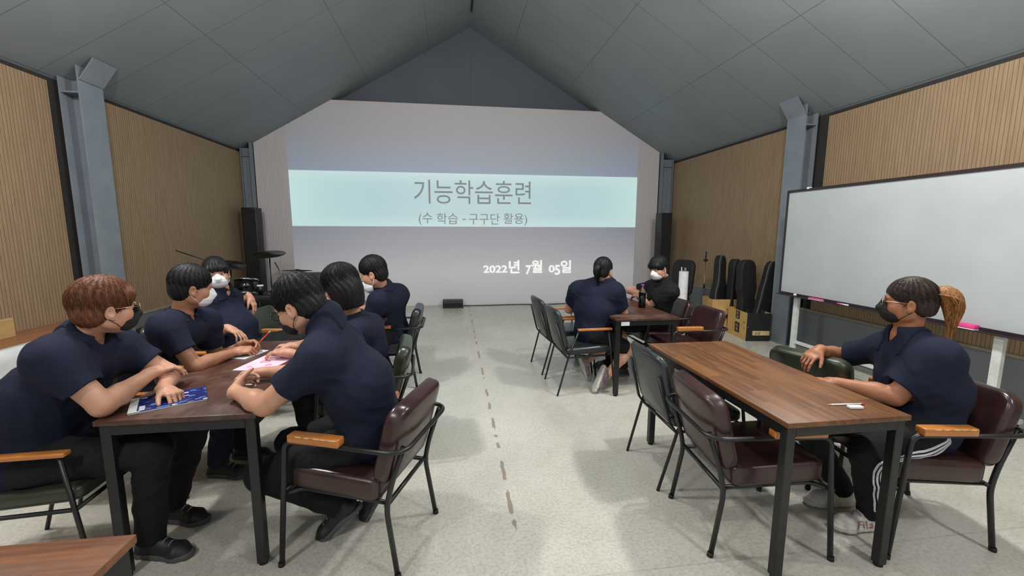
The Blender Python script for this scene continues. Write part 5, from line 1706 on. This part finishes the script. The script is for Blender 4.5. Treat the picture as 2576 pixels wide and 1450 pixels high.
def ponytail(root, H, org, mat, base, pts, r0, seed=3, n=420):
    """tied tail: a tapering core with many separate locks, in head coordinates"""
    rs = np.random.RandomState(seed)
    P_ = [np.array(p) for p in pts]
    def curve(t):
        f = t * (len(P_) - 1); i = min(int(f), len(P_) - 2); u = f - i
        p0 = P_[max(i - 1, 0)]; p1 = P_[i]; p2 = P_[i + 1]; p3 = P_[min(i + 2, len(P_) - 1)]
        return 0.5 * ((2 * p1) + (-p0 + p2) * u + (2 * p0 - 5 * p1 + 4 * p2 - p3) * u * u + (-p0 + 3 * p1 - 3 * p2 + p3) * u ** 3)
    core = MB()
    ts = [i / 14 for i in range(15)]
    rad = [r0 * (0.45 + 1.0 * math.sin(PI * min(t * 1.25, 1) ** 0.8) ** 0.8 * 0.75) * (1 - 0.35 * max(0, t - 0.55) / 0.45) for t in ts]
    core.tube([Vector(H.P(*curve(t)) - org) for t in ts], [r_ * H.s for r_ in rad], 14)
    for _ in range(n):
        a = rs.uniform(0, 2 * PI); rr_ = rs.uniform(0.75, 1.12); t0 = rs.uniform(0, 0.55); t1 = min(1.08, t0 + rs.uniform(0.35, 0.6))
        pts_ = []
        for j in range(6):
            t = t0 + (t1 - t0) * j / 5
            tt = min(t, 1.0)
            r_ = np.interp(tt, ts, rad) * rr_
            a += rs.uniform(-0.12, 0.12)
            c = curve(tt) + (t - tt) * (P_[-1] - P_[-2]) * 2
            pts_.append(Vector(H.P(*(c + np.array((math.cos(a), math.sin(a) * 0.9, 0.1 * math.sin(a))) * r_)) - org))
        core.tube(pts_, [0.0012 + 0.0016 * math.sin(PI * (j + 0.4) / 6) for j in range(6)], 3, cap=False)
    o = core.build('ponytail', mat, root)
    b = MB()
    e = H.P(*base) - org
    d = Vector(unit(H.P(*pts[1]) - H.P(*pts[0])))
    q_ = d.to_track_quat('Z', 'Y').to_matrix().to_4x4()
    b.lathe([(0.012, -0.012), (0.021, -0.012), (0.024, 0), (0.021, 0.012), (0.012, 0.012)], 16, M=Matrix.Translation(Vector(e)) @ q_)
    b.build('hair_tie', M['black_plastic'], o)
    return o

def stripe_ribbons(root, trousers, org, paths, width, mat):
    """flat woven stripes that lie on the trouser leg"""
    me = trousers.data
    bvh = BVHTree.FromPolygons([v.co for v in me.vertices], [tuple(p.vertices) for p in me.polygons])
    for path in paths:
        pts = fillet([Vector(p) - Vector(org) for p in path[0]], 0.12, 10)
        # resample
        dense = []
        for a, b in zip(pts[:-1], pts[1:]):
            n = max(1, int((b - a).length / 0.01))
            dense += [a.lerp(b, i / n) for i in range(n)]
        dense.append(pts[-1])
        wd = Vector(path[1])
        vs = []; fs = []
        rows = []
        for i, p in enumerate(dense):
            t = (dense[min(i + 1, len(dense) - 1)] - dense[max(i - 1, 0)]).normalized()
            side = t.cross(wd).normalized()
            row = []
            for s_ in (-1, -0.33, 0.33, 1):
                loc, nrm, idx, dist = bvh.find_nearest(p + side * s_ * width / 2)
                if (nrm.dot(wd) < 0): nrm = -nrm
                row.append(loc + nrm * 0.0022)
            rows.append(row)
        for row in rows: vs += row
        for i in range(len(rows) - 1):
            for k in range(3): fs.append((i * 4 + k, i * 4 + k + 1, i * 4 + 5 + k, i * 4 + 4 + k))
        o = MB().add(vs, fs, True).build('stripe', mat, trousers)
        m_ = o.modifiers.new('thickness', 'SOLIDIFY'); m_.thickness = 0.0016
SP_p1 = dict(P=(-1.86, 2.08, 0.56), B=(-1.82, 2.1, 0.8), N=(-1.668, 2.12, 1.086), H=(-1.567, 2.12, 1.205), SR=(-1.655, 1.93, 1.02), SL=(-1.663, 2.3, 0.972), ER=(-1.505, 1.955, 0.8), WR=(-1.455, 2.185, 0.865), EL=(-1.475, 2.336, 0.811), WL=(-1.375, 2.135, 0.795), HL=(-1.8, 2.2, 0.54), HR=(-1.8, 1.98, 0.54), KL=(-1.36, 2.32, 0.56), KR=(-1.38, 2.02, 0.55), AL=(-1.52, 2.32, 0.085), AR=(-1.46, 2.06, 0.085), tL=(0.95, -0.25, 0), tR=(0.97, -0.2, 0), F=(0.66, 0.75, -0.05), U=(0.1, 0.1, 1))
SP_p2 = dict(P=(-1.88, 2.76, 0.56), B=(-1.85, 2.77, 0.78), N=(-1.642, 2.76, 1.035), H=(-1.564, 2.76, 1.212), SR=(-1.628, 2.58, 1.009), SL=(-1.593, 2.95, 0.961), ER=(-1.483, 2.575, 0.77), WR=(-1.38, 2.802, 0.79), EL=(-1.596, 2.992, 0.684), WL=(-1.384, 2.927, 0.8), HL=(-1.82, 2.86, 0.54), HR=(-1.82, 2.66, 0.54), KL=(-1.42, 2.92, 0.56), KR=(-1.4, 2.7, 0.56), AL=(-1.45, 2.95, 0.085), AR=(-1.5, 2.74, 0.085), tL=(0.95, -0.2, 0), tR=(0.97, -0.2, 0), F=(0.8, 0.58, -0.16), U=(0.15, 0.1, 1))
SP_p3 = dict(P=(-1.72, 3.62, 0.58), B=(-1.75, 3.66, 0.767), N=(-1.862, 3.66, 1.079), H=(-1.877, 3.64, 1.21), SR=(-1.942, 3.55, 0.979), SL=(-1.881, 3.85, 0.978), ER=(-1.923, 3.477, 0.709), WR=(-1.712, 3.42, 0.808), EL=(-2.039, 4.059, 0.88), WL=(-1.815, 4.02, 0.957), HL=(-1.653, 3.74, 0.589), HR=(-1.653, 3.52, 0.589), KL=(-1.273, 3.84, 0.639), KR=(-1.273, 3.62, 0.639), AL=(-1.213, 3.82, 0.085), AR=(-1.213, 3.6, 0.085), tL=(0.9, -0.3, 0), tR=(0.9, -0.3, 0), F=(0.5, -0.86, 0.02), U=(-0.1, 0, 1))
SP_p4 = dict(P=(-0.42, 2.09, 0.57), B=(-0.47, 2.08, 0.8), N=(-0.622, 2.12, 1.145), H=(-0.729, 2.09, 1.203), SL=(-0.599, 1.9, 0.977), SR=(-0.582, 2.3, 0.961), EL=(-0.832, 1.902, 0.788), WL=(-1.028, 2.057, 0.8), ER=(-0.783, 2.407, 0.766), WR=(-1.016, 2.322, 0.8), HL=(-0.5, 1.98, 0.53), HR=(-0.46, 2.2, 0.53), KL=(-0.93, 2.04, 0.385), KR=(-0.89, 2.3, 0.41), AL=(-0.6, 2.1, 0.15), AR=(-0.47, 2.22, 0.17), tL=(-0.75, -0.1, -0.6), tR=(-0.5, -0.1, -0.85), uL=(-0.6, 0, 0.8), uR=(-0.85, 0, 0.5), F=(-0.88, 0.2, -0.44), U=(-0.4, 0.1, 0.9))
SP_p5 = dict(P=(-0.56, 2.93, 0.55), B=(-0.6, 2.93, 0.75), N=(-0.676, 2.95, 0.954), H=(-0.75, 2.9, 1.197), SL=(-0.616, 2.78, 0.893), SR=(-0.597, 3.12, 0.869), EL=(-0.806, 2.692, 0.722), WL=(-1.028, 2.713, 0.795), ER=(-0.85, 3.008, 0.812), WR=(-1.033, 2.843, 0.8), HL=(-0.66, 2.84, 0.53), HR=(-0.64, 3.02, 0.53), KL=(-1.02, 2.84, 0.56), KR=(-1, 3.04, 0.56), AL=(-0.95, 2.84, 0.085), AR=(-0.95, 3.04, 0.085), tL=(-1, 0, 0), tR=(-1, 0, 0), F=(-0.86, 0.34, -0.36), U=(-0.3, 0.1, 0.95))
SP_p6 = dict(P=(-0.6, 4.26, 0.57), B=(-0.63, 4.18, 0.8), N=(-0.652, 3.98, 1.038), H=(-0.721, 3.92, 1.177), SL=(-0.683, 3.84, 0.914), SR=(-0.524, 4.2, 0.937), EL=(-0.799, 3.852, 0.648), WL=(-0.98, 3.95, 0.79), ER=(-0.761, 4.271, 0.786), WR=(-0.98, 4.15, 0.79), HL=(-0.68, 4.12, 0.54), HR=(-0.66, 4.34, 0.54), KL=(-1.08, 4.1, 0.56), KR=(-1.06, 4.34, 0.56), AL=(-1, 4.1, 0.085), AR=(-1, 4.34, 0.085), tL=(-1, 0, 0), tR=(-1, 0, 0), F=(-0.94, 0.06, -0.3), U=(-0.2, 0, 0.97))
SP_p7 = dict(P=(1.36, 4, 0.57), B=(1.4, 4, 0.78), N=(1.496, 4, 1.059), H=(1.475, 4, 1.171), SR=(1.568, 3.88, 0.959), SL=(1.251, 4.16, 0.953), ER=(1.681, 3.926, 0.707), WR=(1.66, 4.14, 0.79), EL=(1.225, 4.321, 0.725), WL=(1.44, 4.4, 0.749), HL=(1.36, 4.09, 0.54), HR=(1.38, 3.88, 0.54), KL=(1.72, 4.08, 0.47), KR=(1.7, 3.84, 0.4), AL=(1.354, 4.05, 0.243), AR=(1.477, 3.8, 0.154), tL=(0.3, 0.05, -0.9), tR=(-0.45, -0.3, -0.8), uL=(0.9, 0, 0.3), uR=(0.9, 0, -0.4), F=(0.72, 0.68, -0.12), U=(0.1, 0.1, 1))
SP_p8 = dict(P=(2.27, 4.4, 0.56), B=(2.28, 4.38, 0.78), N=(2.319, 4.36, 1.028), H=(2.222, 4.33, 1.155), SL=(2.312, 4.18, 0.912), SR=(2.293, 4.58, 0.915), EL=(2.169, 4.352, 0.744), WL=(2.154, 4.585, 0.8), ER=(2.094, 4.766, 0.85), WR=(2.17, 4.539, 0.83), HL=(2.14, 4.3, 0.54), HR=(2.14, 4.5, 0.54), KL=(1.78, 4.26, 0.54), KR=(1.76, 4.5, 0.54), AL=(1.8, 4.2, 0.085), AR=(1.78, 4.5, 0.085), tL=(-1, -0.1, 0), tR=(-1, 0, 0), F=(-0.86, -0.42, -0.22), U=(-0.1, 0, 1))
SP_p9 = dict(P=(2.4, 1.8, 0.57), B=(2.42, 1.8, 0.76), N=(2.383, 1.88, 1.011), H=(2.375, 1.88, 1.192), SL=(2.351, 1.68, 0.94), SR=(2.464, 2.04, 0.892), EL=(2.228, 1.773, 0.718), WL=(2.055, 1.93, 0.74), ER=(2.416, 2.277, 0.773), WR=(2.2, 2.21, 0.838), HL=(2.32, 1.7, 0.54), HR=(2.3, 1.92, 0.54), KL=(1.985, 1.67, 0.49), KR=(1.92, 1.98, 0.5), AL=(2.15, 1.75, 0.1), AR=(2.18, 1.95, 0.095), tL=(-0.9, 0.05, 0), tR=(-0.95, 0.1, 0), F=(-0.68, 0.73, -0.03), U=(0, 0, 1))
RELAX = [(18, 22, 12), (22, 26, 14), (26, 28, 16), (30, 30, 18)]
CURL = [(48, 52, 30), (56, 58, 34), (60, 60, 36), (62, 62, 38)]
FIST = [(66, 82, 50), (70, 84, 52), (72, 84, 52), (74, 80, 50)]
SP_p1['hr'] = dict(d=(.42, .90, .02), n=(.15, .1, -1), s=1, c=RELAX, sp=.10)
SP_p1['hl'] = dict(d=(.86, -.50, -.08), n=(-.1, -.1, -1), s=-1, c=CURL)
SP_p2['hr'] = dict(d=(.95, .22, .05), n=(.1, .35, -1), s=1, c=CURL)
SP_p2['hl'] = dict(d=(.95, -.05, .12), n=(0, -.7, -.7), s=-1, c=CURL)
SP_p3['hr'] = dict(d=(.88, -.25, -.40), n=(-.3, 0, -1), s=1, c=RELAX)
SP_p3['hl'] = dict(d=(.45, -.1, -.85), n=(-.85, 0, -.4), s=-1, c=RELAX)
SP_p4['hl'] = dict(d=(-.05, .92, .22), n=(.95, .0, -.3), s=-1, c=CURL)
SP_p4['hr'] = dict(d=(-.97, -.12, -.02), n=(0, -.45, -.88), s=1, c=CURL)
SP_p5['hl'] = dict(d=(-.93, .25, .05), n=(0, 0, -1), s=-1, c=RELAX, sp=.25)
SP_p5['hr'] = dict(d=(-.95, .1, .05), n=(0, -.2, -1), s=1, c=CURL)
SP_p6['hl'] = dict(d=(-.95, .2, 0), n=(0, 0, -1), s=-1, c=RELAX)
SP_p6['hr'] = dict(d=(-.95, -.2, 0), n=(0, 0, -1), s=1, c=RELAX)
SP_p7['hr'] = dict(d=(.2, .95, 0), n=(0, 0, -1), s=1, c=RELAX)
SP_p7['hl'] = dict(d=(.95, -.1, 0), n=(0, 0, -1), s=-1, c=RELAX)
SP_p8['hl'] = dict(d=(-.45, .85, 0), n=(-.2, 0, -1), s=-1, c=RELAX)
SP_p8['hr'] = dict(d=(.25, -.95, -.1), n=(-.3, 0, -1), s=1, c=RELAX)
SP_p9['hr'] = dict(d=(-.86, -.15, -.42), n=(-.40, .05, -.9), s=1, c=[(20, 25, 15), (30, 35, 20), (36, 40, 22), (38, 42, 24)])
SP_p9['hl'] = dict(d=(-.8, .5, 0), n=(0, 0, -1), s=-1, c=RELAX)

person('person in a navy polo with reddish-brown hair, gold glasses and black mask, front left', SP_p1, hair='brown', hair_mat_='hair_brown', mask='mask_black', glasses='gold',
       h=0.0042, bulk=1.12, belly=1.12, seed=3, shoes=('shoe_black', 'sole_grey'), nlocks=5200, messy=0.25, hsc=1.06, skin='skin_light', fat_arm=1.12)
person('person in navy polo and white mask seated just behind the reddish-haired one, facing right', SP_p2, mask='mask_white', trousers='dark_jeans',
       h=0.0048, seed=5, shoes=('shoe_black', 'sole_grey'), nlocks=3400, hsc=1.05, skin='skin_tan', messy=0.3)
person('person facing the camera in a white mask, one arm over a green chair back', SP_p3, hair='fringe', mask='mask_white',
       h=0.005, bulk=0.94, belly=0.95, seed=9, shoes=('shoe_black', 'sole_grey'), nlocks=1800, hsc=1.04)
person('person in navy polo hunched over the near left table, back to camera, black mask', SP_p4, mask='mask_black', glasses='black_metal',
       h=0.0042, bulk=1.14, belly=1.1, seed=12, shoes=('shoe_black', 'sole_grey'), nlocks=5200, hsc=1.13, messy=0.6, fat_arm=1.15)
person('person with a black bob and patterned mask behind the hunched person', SP_p5, hair='bob', mask='mask_print',
       h=0.005, seed=15, shoes=('shoe_black', 'sole_grey'), nlocks=2600, hsc=1.10, messy=0.06)
person('person in navy polo with white mask below the chin, seated before the back wall', SP_p6, mask='mask_white', mask_low=0.035,
       h=0.0055, bulk=1.1, seed=18, shoes=('shoe_black', 'sole_grey'), nlocks=2200, hsc=1.18, messy=0.6, fat_arm=1.1)
r7, H7, o7, tr7, G7 = person('person in a navy polo seen from behind with shorts and bare calves, far right table', SP_p7, hair='tied',
       h=0.0055, bulk=1.22, belly=1.1, seed=21, shoes=('shoe_grey', 'sole_white'), nlocks=1800, hsc=1.10, shorts=True, fat_arm=1.15)
person('person in a black shirt and white mask behind the drink bottle, far right table', SP_p8, hair='fringe', mask='mask_white', shirt='black_shirt',
       h=0.0055, seed=24, shoes=('shoe_black', 'sole_grey'), nlocks=1800, hsc=1.06)
r9, H9, o9, tr9, G9 = person('person with a lightened ponytail, glasses, black mask and striped track trousers, right', SP_p9, hair='tied', hair_mat_='hair_dark_brown', mask='mask_black', glasses='gold',
       h=0.0042, bulk=1.12, belly=1.12, seed=27, sleeve=0.74, shoes=('shoe_white', 'sole_white'), nlocks=3600, hsc=1.07, skin='skin_deep', fat_arm=1.15)

ponytail(r9, H9, o9, M['hair_tail'], (0, -0.098, 0.045), [(0, -0.090, 0.040), (0.0, -0.128, 0.040), (0.0, -0.152, -0.005), (0.0, -0.155, -0.095), (0.0, -0.150, -0.185)], 0.038, n=620)
_c = np.array((0, -1.0, 0.0))
base_path = [np.array(p) for p in ((2.43, 1.60, 0.60), (2.30, 1.58, 0.50), (2.15, 1.56, 0.475), (1.975, 1.57, 0.465), (1.985, 1.585, 0.40), (2.045, 1.62, 0.27), (2.105, 1.66, 0.14))]
perp = [np.array(p) for p in ((0.25, 0, 0.95), (0.15, 0, 0.98), (0.05, 0, 1.0), (-0.75, 0, 0.65), (-1, 0, 0.1), (-0.95, 0, -0.25), (-0.95, 0, -0.25))]
stripe_ribbons(r9, tr9, o9, [([tuple(b + q * off) for b, q in zip(base_path, perp)], (0, -1, 0)) for off in (-0.029, 0.0, 0.029)], 0.0155, M['white_stripe'])
ponytail(r7, H7, o7, M['hair_black'], (0, -0.095, 0.02), [(0, -0.085, 0.025), (0.0, -0.115, 0.015), (0.0, -0.122, -0.03), (0.005, -0.108, -0.085), (0.01, -0.095, -0.13)], 0.026, 5, 300)
# small three-bar mark on the hip of the track trousers and the script on the near shoe
for i, (x0_, l_) in enumerate(((2.185, 0.018), (2.200, 0.028), (2.215, 0.038))):
    stripe_ribbons(r9, tr9, o9, [([(x0_ - 0.35 * l_, 1.60, 0.590 + l_), (x0_ + 0.25 * l_, 1.60, 0.590)], (0, -1, 0.3))], 0.008, M['white_stripe'])
for ob in r9.children:
    if ob.name.startswith('shoe') and sum(v_.co.y for v_ in ob.data.vertices) / len(ob.data.vertices) < 0.03:
        tx = text_mesh('shoe_script', 'Fila', 0.05, plain('faded_red_print', (146, 104, 98), 0.6), ob, 0, 0, 0, width=0.085, height=0.038, extr=0.0)
        bv = BVHTree.FromPolygons([v_.co for v_ in ob.data.vertices], [tuple(p_.vertices) for p_ in ob.data.polygons])
        for v_ in tx.data.vertices:       # printed on the side of the shoe: follow its surface
            q_ = Vector((v_.co.x + 2.040 - o9[0], -0.4, v_.co.z + 0.038))
            hit = bv.ray_cast(q_, Vector((0, 1, 0)))
            v_.co = Vector((q_.x, (hit[0].y if hit[0] is not None else 1.71 - o9[1]) - 0.0045, q_.z))
        break
